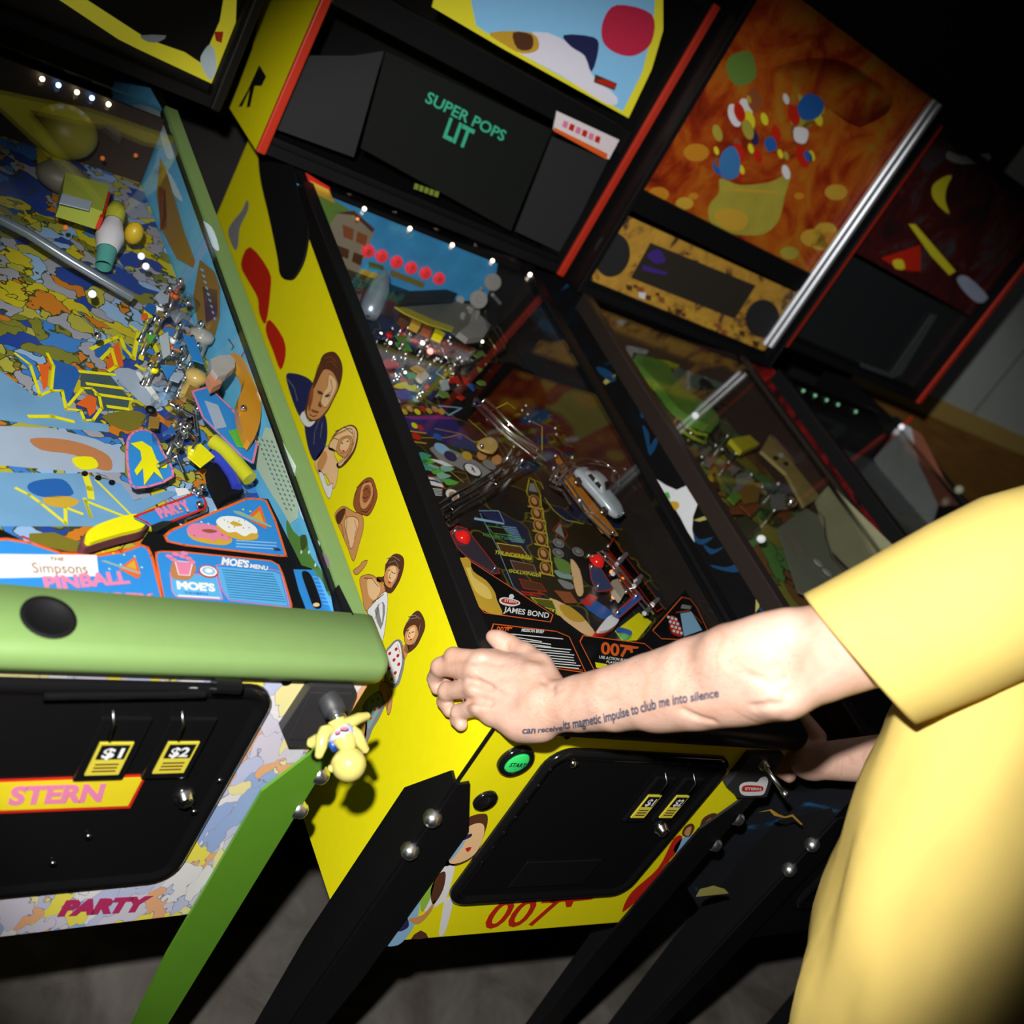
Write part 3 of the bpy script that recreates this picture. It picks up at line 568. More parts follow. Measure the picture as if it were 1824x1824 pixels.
# ---------------------------------------------------------------- yellow machine: playfield
PFA = G(); AP = .045
def pa(k, pts, m, lay=1, smooth=0, h=0.0): MB.art(PFA, 'pf', mapc(k, pts), m, lay, smooth, h=h)
def plq(k, pts, m=YLN, w=.0013, closed=False, h=0.0, lay=2): MB.line(PFA, 'pf', mapc(k, pts), m, w, lay, closed, h=h)
def ptx(k, st, A, B, C, m, h=0.0, lay=3, bold=.015): MB.write(PFA, 'pf', st, k(*A), k(*B), k(*C), m, lay, bold, h=h)
DK = mat('dark_insert', (.10, .09, .085), .2)
for i, (x, y) in enumerate([(765,590),(778,655),(790,722),(800,795),(815,875),(825,950)]):
    MB.art(PFA, 'pf', ell(*kb(x, y), 9.5, 13, -.5, 18), GLD, 1); MB.art(PFA, 'pf', ell(*kb(x, y), 8, 11.4, -.5, 18), BRN, 2); MB.art(PFA, 'pf', ell(*kb(x-3, y-4), 4.5, 7.5, -.5, 12), SKN, 3)
    plq(kb, [(x-32,y+26),(x+40,y+42)], GLD, .004, lay=3); plq(kb, [(x+32,y-30),(x+38,y+40)], YLN, .0015)
for (a, b, c, d, col, m2) in [((560,815),(690,835),(745,905),(590,880),YLN,BRN), ((632,908),(760,935),(775,975),(655,962),GRY,BRN), ((680,1008),(800,1035),(830,1080),(705,1062),RED,BRN), ((745,1110),(860,1125),(885,1180),(800,1160),YLN,mat('olive_insert',(.12,.13,.02),.2)), ((505,722),(600,735),(640,775),(540,762),GRN,BLKG)]:
    pa(kb, [a, b, c, d], m2, 2); plq(kb, [a, b, c, d], col, .0015, True, lay=3)
ptx(kb, 'THUNDERBALL', (545,873), (752,903), (552,855), YLN); ptx(kb, 'GOLDFINGER', (622,972), (800,1000), (628,955), YLN); ptx(kb, 'YOU ONLY LIVE TWICE', (480,775), (710,812), (486,760), GRN); ptx(kb, 'DR NO', (830,1200), (912,1210), (840,1175), YLN, bold=.04)
pa(kb, [(690,1075),(820,1092),(820,1098),(690,1082)], RED, 3); pa(kb, [(700,1088),(800,1102),(800,1107),(700,1094)], RED, 3)
plq(kb, [(470,655),(560,830),(650,1050),(720,1110)], LBL, .001); plq(kb, [(465,640),(570,640),(600,700)], LBL, .0015); pa(kb, [(470,645),(565,648),(600,700),(520,690)], NAVY, 1)
pa(kb, [(440,675),(600,705),(602,715),(438,688)], LBL, 2)
for i in range(9): pa(kb, [(590+i*6,722+i*10),(665+i*5,730+i*10),(668+i*5,734+i*10),(592+i*6,726+i*10)], LBL, 2)
plq(kb, [(505,110),(618,55),(660,85)], YLN, .0016, h=.05); plq(kb, [(740,150),(806,183),(806,310)], YLN, .0016, h=.05); plq(kb, [(410,148),(470,200),(505,235)], YLN, .0016, h=.03)
plq(kb, [(730,375),(770,395)], GRN, .0016); plq(kb, [(735,460),(800,490),(812,520)], YLN, .0014); plq(kb, [(735,470),(722,540),(735,565)], YLN, .0014); plq(kb, [(765,480),(800,560)], YLN, .0014)
pa(kb, [(740,490),(762,490),(785,540),(735,530)], GRY, 1)
plq(kb, [(820,570),(870,640),(935,690),(1030,710)], YLN, .0014); plq(kb, [(905,695),(862,745),(925,800),(945,770),(905,695)], RED, .0012); pa(kb, [(905,705),(875,748),(930,790)], GRY, 1)
for q in [(895,815),(893,868),(1000,862)]: MB.art(PFA, 'pf', ell(*kb(*q), 11, 7, .5, 16), GRY, 2); MB.art(PFA, 'pf', ell(*kb(*q), 8.5, 5, .5, 16), DK, 3); MB.art(PFA, 'pf', ell(*kb(*q), 6, 3.4, .5, 12), GRY, 4)
# mid-left pictures: moon dial, white oval, green plants
pa(zm, [(400,720),(520,690),(640,740),(760,790),(900,860),(1000,930),(1080,1000),(980,1040),(860,1000),(760,960),(640,900),(520,860),(440,780)], GRY, 1, 4)
for x, y, rx, ry, m in [(530,730,16,8,LBL),(620,810,13,8,NAVY),(800,805,10,7,GLD),(860,960,19,10,BLKM),(860,958,16,8,WHT),(960,800,9,9,SKN),(1040,900,13,7,GRY),(1120,850,9,9,SKN),(640,1230,13,9,WHT),(650,1240,9,7,SKN),(720,600,5,4,BLU),(480,600,9,5,BLU),(250,595,9,5,RED)]:
    MB.art(PFA, 'pf', ell(*zm(x, y), rx, ry, .55, 18), m, 2 if m not in (WHT, SKN) else 3)
plq(zm, [(850,930),(880,985)], BLKM, .003, lay=4); plq(zm, [(848,962),(865,950)], BLKM, .002, lay=4)
for i, (x, y) in enumerate([(330,800),(380,860),(420,930),(350,930),(480,970),(540,1020),(500,1060),(620,1090),(580,940),(300,860)]):
    MB.art(PFA, 'pf', cr([(zm(x+dx*1.2, y+dy)[0], zm(x+dx*1.2, y+dy)[1]) for dx, dy in [(-60,-10),(-20,-35),(20,-20),(70,5),(30,30),(-30,35)]], 3), [mat('leaf_teal', (.05,.35,.25), .4), GRN, mat('leaf_pale', (.25,.5,.4), .4)][i % 3], 2+i % 2)
pa(zm, [(400,840),(520,860),(660,925),(560,920),(440,870)], WHT, 4); pa(zm, [(350,1030),(485,1050),(550,1150),(400,1120)], WHT, 2); plq(zm, [(350,1020),(490,1040),(565,1165)], RED, .002, lay=3)
plq(zm, [(385,1070),(440,1080),(500,1100)], NAVY, .004, lay=4)
for i in range(5): pa(zm, [(400+i*6,1155+i*17),(530,1170+i*16),(530,1176+i*16),(402+i*6,1162+i*17)], WHT, 2)
plq(zm, [(450,510),(740,570),(570,610),(180,610)], GLD, .0015); plq(zm, [(520,775),(700,800),(640,870)], YLN, .0012); plq(zm, [(600,960),(760,1090)], YLN, .0012); plq(zm, [(740,570),(880,660),(960,640)], YLN, .0012)
for y0 in (530, 640): pa(zm, [(170,y0),(360,y0+25),(360,y0+38),(175,y0+14)], GLD, 2)
pa(zm, [(70,380),(640,380),(900,680),(930,760),(640,700),(330,560),(150,520)], mat('indigo_print', (.03,.025,.16), .4), 1, 0)
pa(zm, [(10,150),(220,155),(290,220),(60,230)], LBL, 2); pa(zm, [(110,380),(500,365),(700,400),(660,410),(200,415)], mat('purple_print', (.25,.03,.25), .4), 2)
for i, (x, y) in enumerate([(120,330),(180,300),(260,330),(320,300),(390,320),(450,300),(230,480),(290,500),(520,330)]):
    MB.art(PFA, 'pf', ell(*zm(x, y), 7, 4.2, .7, 10), [GLD, SKN, YEL, RED][i % 4], 3)
plq(zm, [(490,265),(740,290),(600,370),(490,265)], LBL, .003, lay=3)
pa(zu, [(430,1390),(600,1430),(820,1470),(700,1400),(560,1340)], YEL, 1, 3); pa(zu, [(340,1180),(440,1230),(560,1330),(470,1330),(380,1260)], ORG, 1, 3)
# fan of paintings at the front
pa(kb, [(850,1110),(1000,1190),(1100,1310),(1040,1310),(950,1250),(880,1180)], SKL, 1, 3)
pa(kb, [(1010,1120),(1080,1110),(1180,1180),(1190,1240),(1120,1220),(1050,1170)], BLU, 1); pa(kb, [(900,1150),(960,1160),(1040,1230),(980,1240),(920,1200)], GLD, 2, 3)
pa(kb, [(1200,1290),(1330,1190),(1400,1240),(1320,1340),(1240,1345)], YEL, 1); pa(kb, [(1220,1270),(1290,1290),(1280,1320),(1210,1300)], BLU, 2, 3); pa(kb, [(1215,1300),(1290,1320),(1250,1345)], GRN, 3, 2)
pa(kb, [(870,890),(950,920),(960,980),(900,970)], mat('moss_print'), 2, 3); pa(kb, [(875,960),(960,985),(975,1010),(900,1000)], mat('teal_print'), 2, 3); pa(kb, [(890,1010),(960,1030),(980,1060),(930,1060)], GRY, 2, 3)
pa(kb, [(960,900),(1010,960),(1030,1080),(1000,1100),(975,1020)], SKL, 2, 3); pa(kb, [(870,1070),(960,1080),(1000,1140),(930,1140)], SKD, 2)
pa(kb, [(1010,1140),(1060,1090),(1110,1110),(1060,1160)], RED, 3)
PFA.build('playfield_print', MB.root, label='dark playfield pictures with yellow outlines and film titles')

# apron with its cards
g = G(); pts = [(797,985),(985,1090),(1045,1134),(1137,1146),(1183,1090),(1225,1052),(1262,1060),(1302,1130),(1372,1262),(898,1205)]
top = [MB.pf(p, AP) for p in pts]; top = [Vector((min(max(v.x, .024), .536), v.y, v.z)) for v in top]
g.prism(top, (0, 0, -.02), BLK); apr = g.build('apron', MB.root, recalc=True)
def card(nm, k, pts, edge, fill, lab=None, extra=None, M=MB, h=AP, w=.0018):
    g = G(); P = mapc(k, pts)
    q = [M.pf(p, h)+Vector((0, -.0001, .0012)) for p in P]; g.prism(q, (0, 0, .0005), fill)
    M.line(g, 'pf', P, edge, w, 5, True, h=h)
    if extra: extra(g)
    o = g.build(nm, M.root, label=lab, recalc=False); return o
def ex1(g):
    MB.art(g, 'pf', cr(mapc(kb, [(352,905),(405,905),(430,970),(500,1020),(545,1080),(560,1130),(588,1205),(500,1190),(440,1140),(400,1060),(372,980)]), 3), GLD, 5, h=AP)
    MB.art(g, 'pf', cr(mapc(kb, [(385,930),(410,930),(430,1000),(510,1060),(530,1120),(480,1110),(430,1060)]), 3), mat('gold_light', (.85,.62,.15), .35), 6, h=AP)
    MB.art(g, 'pf', ell(*kb(395, 925), 6.5, 10, -.4, 14), GLD, 7, h=AP)
    MB.write(g, 'pf', 'JAMES BOND', kb(592,1192), kb(838,1226), kb(598,1163), WHT, 7, .02, h=AP)
    MB.art(g, 'pf', cr(mapc(kb, [(570,1125),(600,1112),(670,1130),(682,1150),(640,1162),(585,1150)]), 3), WHT, 6, h=AP); MB.art(g, 'pf', cr(mapc(kb, [(580,1128),(605,1120),(665,1135),(672,1148),(640,1153),(590,1143)]), 3), RED, 7, h=AP)
    MB.write(g, 'pf', 'STERN', kb(596,1138), kb(662,1148), kb(598,1124), WHT, 8, .02, h=AP); MB.art(g, 'pf', ell(*kb(636, 1110), 4.5, 4.5), WHT, 7, h=AP)
card('title_card', kb, [(347,898),(400,905),(862,1205),(848,1245),(490,1195),(462,1160)], ORG, BLKG, 'black title card with a golden figure', ex1)
def ex2(g):
    MB.write(g, 'pf', '007', kb(555,1302), kb(612,1307), kb(557,1270), ORG, 7, .02, h=AP); MB.art(g, 'pf', mapc(kb, [(612,1272),(642,1276),(638,1284),(622,1284),(620,1295),(614,1294)]), ORG, 7, h=AP)
    MB.write(g, 'pf', 'MISSION BRIEF', kb(690,1299), kb(812,1308), kb(692,1281), WHT, 7, .03, h=AP)
    for i, (a, b) in enumerate([(690,915),(700,800),(705,850),(715,850),(725,958),(735,950),(742,975),(750,972),(752,975),(760,985),(765,1010),(772,1000)]):
        y = 1318+i*14.5; MB.art(g, 'pf', mapc(kb, [(a-60,y-8),(b,y+19),(b,y+24),(a-60,y-3)]), WHT, 7, h=AP)
    MB.line(g, 'pf', mapc(kb, [(830,1482),(1020,1508)]), ORG, .0012, 7, h=AP)
card('instruction_card', kb, [(540,1256),(880,1296),(950,1325),(975,1380),(1040,1520),(560,1450),(525,1300)], ORG, BLKG, 'black mission card with white text lines', ex2)
def ex3(g):
    MB.write(g, 'pf', '007', kb(1118,1418), kb(1272,1438), kb(1122,1352), ORG, 7, .03, h=AP); MB.art(g, 'pf', mapc(kb, [(1262,1372),(1326,1382),(1318,1392),(1290,1392),(1295,1412),(1280,1415),(1276,1400),(1262,1398)]), ORG, 7, h=AP)
    MB.write(g, 'pf', 'USE ACTION BUTTON', kb(1110,1443), kb(1300,1468), kb(1112,1428), WHT, 7, .02, h=AP); MB.write(g, 'pf', 'PLAYER', kb(1150,1468), kb(1215,1477), kb(1152,1455), WHT, 7, .02, h=AP)
    MB.art(g, 'pf', mapc(kb, [(1088,1465),(1150,1475),(1170,1500),(1095,1495)]), YEL, 7, h=AP)
card('action_card', kb, [(1025,1318),(1358,1362),(1405,1400),(1425,1520),(1085,1505),(1008,1352)], ORG, BLKG, 'black card with large orange number', ex3)
def ex4(g):
    MB.art(g, 'pf', mapc(kb, [(1550,1200),(1610,1190),(1668,1290),(1570,1325)]), LBL, 7, h=AP); MB.line(g, 'pf', mapc(kb, [(1528,1195),(1600,1185),(1665,1250)]), ORG, .0012, 7, h=AP)
    MB.art(g, 'pf', mapc(kb, [(1560,1150),(1610,1160),(1605,1178),(1552,1172)]), GRY, 7, h=AP); MB.art(g, 'pf', cr(mapc(kb, [(1495,1215),(1530,1225),(1560,1290),(1555,1325),(1500,1300)]), 3), RED, 6, h=AP)
    for i in range(4):
        for j in range(3): x = 1480+i*10+j*20; y = 1212+i*25+j*6; MB.art(g, 'pf', mapc(kb, [(x,y),(x+13,y+4),(x+10,y+18),(x-3,y+13)]), WHT, 8, h=AP)
card('warning_card', kb, [(1560,1110),(1605,1120),(1640,1165),(1700,1290),(1660,1345),(1450,1335),(1402,1290)], ORG, BLKG, 'black diamond-cut card with a pale window', ex4)
# ---------------------------------------------------------------- yellow machine: toys under the glass
R_ = MB.root; T = lambda k, p, h=0.0: MB.pf(k(*p), h)
BP = lambda p, dy=0.0: MB.on(p, (0, 1, 0), (0, 1.158+dy, 0))
g = G(); g.box((.022, 1.160, pfz(1.16)-.01), (.538, 1.168, glz(1.16)-.007), BLKM)
sky = [BP(k4(*q), .001) for q in [(345,600),(620,700),(1200,990),(1175,1075),(1130,1180),(700,1190),(500,1000)]]
g.poly([(v.x, 1.1592, min(v.z, glz(1.16)-.008)) for v in sky], mat('backdrop_sky', (.05, .30, .62), .5, var=.35, emit=.12, ecol=(.03, .25, .6))); 
g.build('back_panel', R_, label='sky blue panel at the rear of the playfield')
g = G()
for pts, m, l in [([(350,625),(455,690),(460,720),(375,700)], RED, 1), ([(370,660),(450,700),(480,760),(400,720)], GLD, 2), ([(385,690),(500,760),(560,800),(500,990),(420,830)], mat('moss_print'), 1),
                  ([(490,800),(560,795),(650,880),(560,1100),(490,960),(450,860)], mat('building_tan', (.32, .27, .2), .5), 2), ([(510,850),(560,870),(555,920),(515,905)], SKD, 3), ([(575,880),(620,900),(610,945),(568,925)], SKD, 3),
                  ([(490,940),(540,960),(535,1000),(495,985)], BRN, 3), ([(560,970),(600,985),(590,1030),(550,1010)], BRN, 3), ([(480,800),(560,790),(650,870),(640,885),(560,810)], BRN, 4), ([(590,1040),(700,1075),(690,1110),(560,1100)], GLD, 3),
                  ([(625,1010),(690,1030),(690,1050),(622,1035)], mat('olive_insert'), 4), ([(720,1045),(870,1105),(860,1128),(715,1072)], mat('olive_plate', (.22, .18, .05), .4), 2)]:
    g.poly([(v.x, 1.1586-.0004*l, v.z) for v in [BP(k4(*q)) for q in pts]], m)
g.build('back_print', R_)
ch = 'BOTTOR'
for i, (x, y) in enumerate([(195,95),(323,143),(466,200),(605,255),(742,305),(872,358)]):
    g = G(); c = BP(zu(x, y), -.004); g.lathe(c, (0, -1, 0), [(-.004, .0125), (.002, .0125), (.003, .011), (.0032, 0)], mat('lit_red_lens', (.7, .03, .05), .3, emit=.55, ecol=(.95, .03, .05)), 20)
    write(g, ch[i], c+Vector((-.0042, -.0042, -.0055)), c+Vector((.0042, -.0042, -.0055)), c+Vector((-.0042, -.0042, .0055)), SKD, (0, -1, 0), .0004, .03); g.build('letter_lamp', R_)
def bulb(p, r=.004, m=BULB, name='lamp', parent=None, off=Vector()):
    g = G(); g.ball(p, r, m, 10); g.lathe(Vector(p)-Vector((0, 0, r*2)), (0, 0, 1), [(0, r*.7), (r*1.4, r*.7)], STL, 8); return g.build(name, parent or R_)
for x, y in [(340,278),(525,358),(697,425),(860,489),(1013,545)]: bulb(BP(k5(x, y), -.012), .0042)
bulb(BP(k5(312, 320), -.01), .003, mat('orange_bulb', (1, .3, .05), .3, emit=2, ecol=(1, .2, .03)))
# rocket
g = G(); a = T(zu, (190,720), .03); b = T(zu, (372,262), .085); ax = b-a; L = ax.length
g.lathe(a, ax, [(0, .004), (L*.02, .016), (L*.2, .021), (L*.4, .0215), (L*.6, .018), (L*.8, .011), (L*.95, .004), (L, .0005)], mat('rocket_silver', (.50, .62, .78), .3, .6), 24); rk = g.build('toy_rocket', R_)
u = ax.normalized().orthogonal()
for i in range(3):
    g = G(); d = Matrix.Rotation(i*2.09, 3, ax) @ u; g.prism([a+ax*.05+d*.018, a+ax*.28+d*.020, a+ax*.05+d*.034, a-ax*.03+d*.034], ax.cross(d).normalized()*.001, STL); g.build('fin', rk)
def plastic(k, pts, m, h, name='plastic_guide', th=.0012, edge=None, lab=None, sm=0):
    g = G(); P = cr(mapc(k, pts), sm) if sm else mapc(k, pts); q = [MB.pf(p, h) for p in P]; g.prism(q, (0, 0, th), m)
    if edge: MB.line(g, 'pf', P, edge, .0016, 5, True, h=h)
    return g.build(name, R_, label=lab, recalc=True)
def wire(k, pts, h, r=.0016, m=CHR, name='wire_ramp', gap=0, rails=1, dh=0):
    hs = h if hasattr(h, '__len__') else [h]*len(pts); q = [MB.pf(k(*p), hh) for p, hh in zip(pts, hs)]; g = G()
    if rails == 1: g.tube(q, r, m, 7)
    else:
        qs = []
        for s, z in ((-1, 0), (1, 0), (-1.5, .012), (1.5, .012))[:rails]:
            w = []
            for i, p in enumerate(q):
                t = (q[min(i+1, len(q)-1)]-q[max(i-1, 0)]).normalized(); c = t.cross(Vector((0, 0, 1))).normalized(); w.append(p+c*s*gap+Vector((0, 0, z)))
            qs.append(w); g.tube(w, r, m, 7)
        for i in range(0, len(q), 2): g.tube([qs[2][i], qs[0][i]-Vector((0, 0, .004)), qs[1][i]-Vector((0, 0, .004)), qs[3][i]] if rails == 4 else [qs[0][i], qs[1][i]], r*.8, m, 6)
    return g.build(name, R_)
# ramps at the rear
plastic(zu, [(430,500),(930,475),(1040,515),(1000,575),(470,610)], mat('dark_ramp', (.02, .025, .025), .3), .085, 'ramp', .004)
plastic(zu, [(470,620),(1000,580),(1190,620),(1150,800),(1020,900),(700,740)], mat('grey_ramp', (.16, .16, .13), .35), .065, 'ramp', .003)
plastic(zu, [(440,635),(560,650),(800,760),(1010,830),(990,870),(760,800),(540,700)], mat('yellow_rail', (.45, .40, .03), .35), .075, 'ramp_edge', .003)
for i in range(4): plastic(zu, [(470+i*110,740+i*50),(560+i*110,790+i*48),(545+i*110,830+i*48),(460+i*110,785+i*50)], [BRN, GLD, SKD, YEL][i], .05, 'target', .014)
def gear(c, r, m, name='gear'):
    g = G(); n = (CAM-MB.wld(c)).normalized(); n = (n+Vector((0, -.3, .2))).normalized(); g.lathe(c, n, [(0, r*.25), (0, r), (.004, r), (.004, r*.85), (.0055, r*.8), (.0055, r*.45), (.003, r*.4), (.003, r*.2), (.008, r*.18), (.008, 0)], m, 18, False); return g.build(name, R_)
FROST = mat('frosted_plastic', (.45, .43, .42), .2, alpha=.75)
gear(T(zu, (1380,390), .085), .018, FROST); gear(T(zu, (1245,555), .08), .018, FROST); gear(T(zu, (1070,560), .07), .008, FROST)
for a, b, r in [((1180,650),(1090,800),.006), ((1240,680),(1180,930),.005), ((1270,450),(1300,520),.004), ((1380,510),(1450,590),.004), ((1100,700),(1040,880),.006), ((1150,640),(1240,660),.004)]:
    g = G(); g.tube([T(zu, a, .07), T(zu, b, .05)], r, FROST, 10); g.build('mechanism_arm', R_)
plastic(zu, [(1010,760),(1180,700),(1340,850),(1270,960),(1120,980),(1010,900)], FROST, .055, 'mechanism_cover', .012)
plastic(zu, [(1290,690),(1420,720),(1410,830),(1330,840)], CLR, .07, 'clear_cover', .01)
wire(zu, [(1330,900),(1420,1040),(1480,1030),(1520,960),(1420,790)], .05, .0012, mat('brass_wire', (.5, .42, .2), .25, 1), 'wire_cage'); wire(zu, [(1400,850),(1500,1010)], .055, .0012, mat('brass_wire'), 'wire_cage')
plastic(zu, [(1400,1060),(1490,1000),(1500,1035),(1420,1085)], CHR, .05, 'metal_bracket', .004)
wire(zu, [(920,1080),(1050,1020),(1200,1035),(1350,1025)], [.05,.06,.06,.05], .0022, BLKG, 'cable'); wire(zu, [(1070,1180),(1060,1280),(1110,1380)], .06, .0022, BLKG, 'cable')
# see-through arch of clear plastic
for rr_, hh in ((0, .03), (0, .065)):
    pass
arc = [(1290,1180),(1430,1110),(1600,1130),(1760,1230),(1880,1400),(1900,1560)]
q0 = [MB.pf(zu(*p), .035) for p in arc]; q1 = [MB.pf(zu(*p), .075) for p in arc]; g = G(); n = len(arc)
g.add(q0+q1, [(i, i+1, n+i+1, n+i) for i in range(n-1)], CLR, True); g.build('clear_ramp', R_)
arc2 = [(1180,1330),(1330,1290),(1520,1330),(1640,1430),(1700,1560)]; n = len(arc2)
q0 = [MB.pf(zu(*p), .03) for p in arc2]; q1 = [MB.pf(zu(*p), .07) for p in arc2]; g = G(); g.add(q0+q1, [(i, i+1, n+i+1, n+i) for i in range(n-1)], CLR, True); g.build('clear_ramp', R_)
plastic(zu, [(1180,1340),(1330,1180),(1560,1160),(1780,1260),(1880,1430),(1860,1620),(1600,1800),(1330,1640)], SMOKE, .045, 'clear_ramp', .001)
plastic(zu, [(640,1310),(700,1262),(762,1310),(700,1362)], mat('cream_plastic', (.75, .62, .42), .35), .04, 'pop_bumper_cap', .006, sm=4)
plastic(zu, [(870,1340),(940,1330),(965,1420),(900,1440)], mat('pale_plastic', (.5, .58, .65), .25), .035, 'plastic_guide', .003)
# chrome clutter of the middle and rear: posts, lamps, screws and small painted plastics
rnd = random.Random(7)
ZONE = [(300,900,960,1180), (380,960,1100,1500), (880,980,1300,1420), (420,860,860,1100)]
for i in range(64):
    z = ZONE[i % 4]; p = (rnd.uniform(z[0], z[1]) , rnd.uniform(z[2], z[3])) if False else (rnd.uniform(z[0], z[1] if z[1] > z[0] else z[0]+200), rnd.uniform(z[2] if z[2] < z[3] else z[3], z[3]))
    c = T(zu, p, 0)
    if not (.04 < c.x < .5): continue
    h = rnd.uniform(.022, .05); g = G(); m = rnd.choice([CHR, CHR, STL, STL, CLR])
    g.lathe(c, (0, 0, 1), [(0, .0045), (.003, .0045), (.004, .0025), (h*.8, .0025), (h*.82, .0042), (h, .0042), (h+.003, .002), (h+.003, 0)], m, 10)
    if i % 3 == 0: g.lathe(c+Vector((0, 0, h*.45)), (0, 0, 1), [(0, .004), (.002, .0062), (.005, .0062), (.007, .004)], rnd.choice([REDGL, BLK, WHT]), 10)
    g.build('post', R_)
for i in range(34):
    x = rnd.uniform(260, 1300); y = 900+rnd.uniform(0, 560)+(x-300)*.12; s = rnd.uniform(28, 75); a = rnd.uniform(0, 6.28); n = rnd.choice([3, 4, 4, 5])
    pts = [(x+s*cos(a+6.28*j/n)*1.3, y+s*.7*sin(a+6.28*j/n)+s*.3*cos(a+6.28*j/n)) for j in range(n)]
    if not (.05 < T(zu, (x, y)).x < .5): continue
    plastic(zu, pts, rnd.choice([BLU, GRN, RED, GLD, CLR, CLR, CLR, SMOKE, mat('moss_print'), LBL, NAVY, SKD, YEL]), rnd.uniform(.02, .05), 'plastic_guide', .0015)
for i in range(22):
    x, y = rnd.uniform(300, 1350), rnd.uniform(850, 1350)
    c = T(zu, (x, y+(x-300)*.1), .04)
    if .04 < c.x < .5: g = G(); g.ball(c, rnd.uniform(.0022, .004), rnd.choice([CHR, CHR, BULB]), 8); g.build('screw_head', R_)
wire(zu, [(860,1010),(960,1130),(1100,1090),(1180,1150)], [.05,.06,.05,.05], .0016, name='wire_ramp', gap=.008, rails=2)
wire(zu, [(880,1280),(980,1180),(1130,1140),(1260,1070)], [.045,.05,.055,.06], .0016, name='wire_ramp', gap=.008, rails=2)
bulb(T(zu, (785,1050), .045), .006, mat('red_bulb', (1, .25, .2), .3, emit=3, ecol=(1, .25, .2))); bulb(T(zu, (835,920), .045), .005)
# long chrome ramp falling towards the middle, with its cross braces
wire(kb, [(455,60),(520,125),(600,205),(680,275),(770,345),(800,372)], [.06,.062,.06,.055,.05,.045], .0024, name='wire_ramp', gap=.009, rails=4)
wire(kb, [(560,185),(640,250),(740,330)], .066, .0018, name='wire_ramp')
wire(kb, [(590,180),(700,250),(780,300)], .07, .0018, name='wire_ramp')
plastic(kb, [(440,60),(520,60),(650,190),(800,330),(800,380),(700,330),(560,190),(420,110)], SMOKE, .05, 'ramp_floor', .0012)
for p in [(700,95),(720,70),(740,155),(730,115),(880,190),(885,225),(510,145),(470,60),(480,285)]: g = G(); g.ball(T(kb, p, .05), .0036, CHR, 10); g.build('screw_head', R_)
# left dark wire ramp
wire(kb, [(700,395),(640,420),(560,480),(440,560),(330,620),(262,668)], [.05,.05,.048,.045,.04,.035], .0022, mat('dark_chrome', (.35, .35, .37), .15, 1.0), 'wire_ramp', .008, 4)
g = G(); g.tube([T(kb, p, .035) for p in [(270,640),(262,690),(300,718),(350,690)]], .0022, CHR, 8); g.build('ramp_end', R_)
wire(kb, [(600,420),(640,370),(650,300),(620,260)], .05, .0016, mat('dark_chrome'), 'wire_ramp')
for p in [(635,330),(650,380),(560,450),(640,460),(600,380)]: g = G(); g.lathe(T(kb, p, 0), (0, 0, 1), [(0, .004), (.03, .003), (.04, .004), (.043, 0)], STL, 10); g.build('post', R_)
plastic(kb, [(455,275),(520,250),(560,290),(540,330),(470,310)], mat('amber_plastic', (.55, .38, .12), .25), .03, 'pop_bumper_cap', .005, sm=3)
# slingshots, flippers and lower right hardware
plastic(kb, [(305,760),(345,725),(395,740),(562,955),(575,980),(545,985),(400,895),(345,840)], mat('dark_plastic', (.04, .035, .05), .15), .03, 'slingshot', .002, RED, 'smoked plastic over the left slingshot')
def dome(p, r=.0125): g = G(); g.lathe(T(kb, p, .03), (0, 0, 1), [(0, r), (r*.4, r*.95), (r*.8, r*.7), (r*1.05, r*.35), (r*1.12, 0)], REDGL, 20); g.build('flasher_dome', R_)
dome((372,790)); dome((1100,918))
for p in [(550,948),(335,745),(1080,885),(1120,890),(1075,940),(1165,830),(1110,1045),(1060,880),(1150,885)]: g = G(); g.ball(T(kb, p, .034), .0038, CHR, 10); g.build('screw_head', R_)
plastic(kb, [(1060,930),(1120,950),(1188,1060),(1160,1075),(1100,1080),(1070,1010)], mat('slate_plastic', (.05, .07, .16), .2), .03, 'slingshot', .002, RED, 'slate blue plastic over the right slingshot')
plastic(kb, [(1188,1205),(1320,1085),(1350,1110),(1222,1222)], BLU, .03, 'plastic_guide', .002, RED, 'blue plastic with red number')
g = G(); MB.write(g, 'pf', '007', kb(1240,1180), kb(1290,1128), kb(1252,1155), RED, 9, .02, h=.031); g.build('lettering', R_)
for p in [(1215,1188),(1315,1100),(1262,1075)]: g = G(); g.ball(T(kb, p, .034), .004, CHR, 10); g.build('screw_head', R_)
def flipper(k, pts, m, rub, M=MB, h=.012, th=.012, name='flipper'):
    g = G(); P = cr(mapc(k, pts), 5); q = [M.pf(p, h) for p in P]; c = sum(q, Vector())/len(q); g.prism([c+(v-c)*1.10-Vector((0, 0, .002)) for v in q], (0, 0, th*.8), rub, smooth=True); g.prism(q, (0, 0, th), m); return g.build(name, M.root)
flipper(kb, [(1088,1318),(1110,1280),(1150,1238),(1190,1232),(1202,1255),(1185,1285),(1140,1315)], WHT, RED)
wire(kb, [(1120,860),(1200,940),(1290,1060),(1400,1200)], .025, .0018, name='lane_guide', gap=.008, rails=2); wire(kb, [(1170,820),(1240,920),(1340,1040),(1440,1170)], .022, .0018, name='lane_guide')
plastic(kb, [(1160,850),(1190,790),(1240,870),(1460,1165),(1425,1190),(1300,1020)], SMOKE, .028, 'lane_cover', .001, RED)
plastic(kb, [(1140,880),(1180,880),(1300,1070),(1330,1100),(1290,1110)], mat('red_clear', (.35, .03, .01), .2), .012, 'lane_guide', .006)
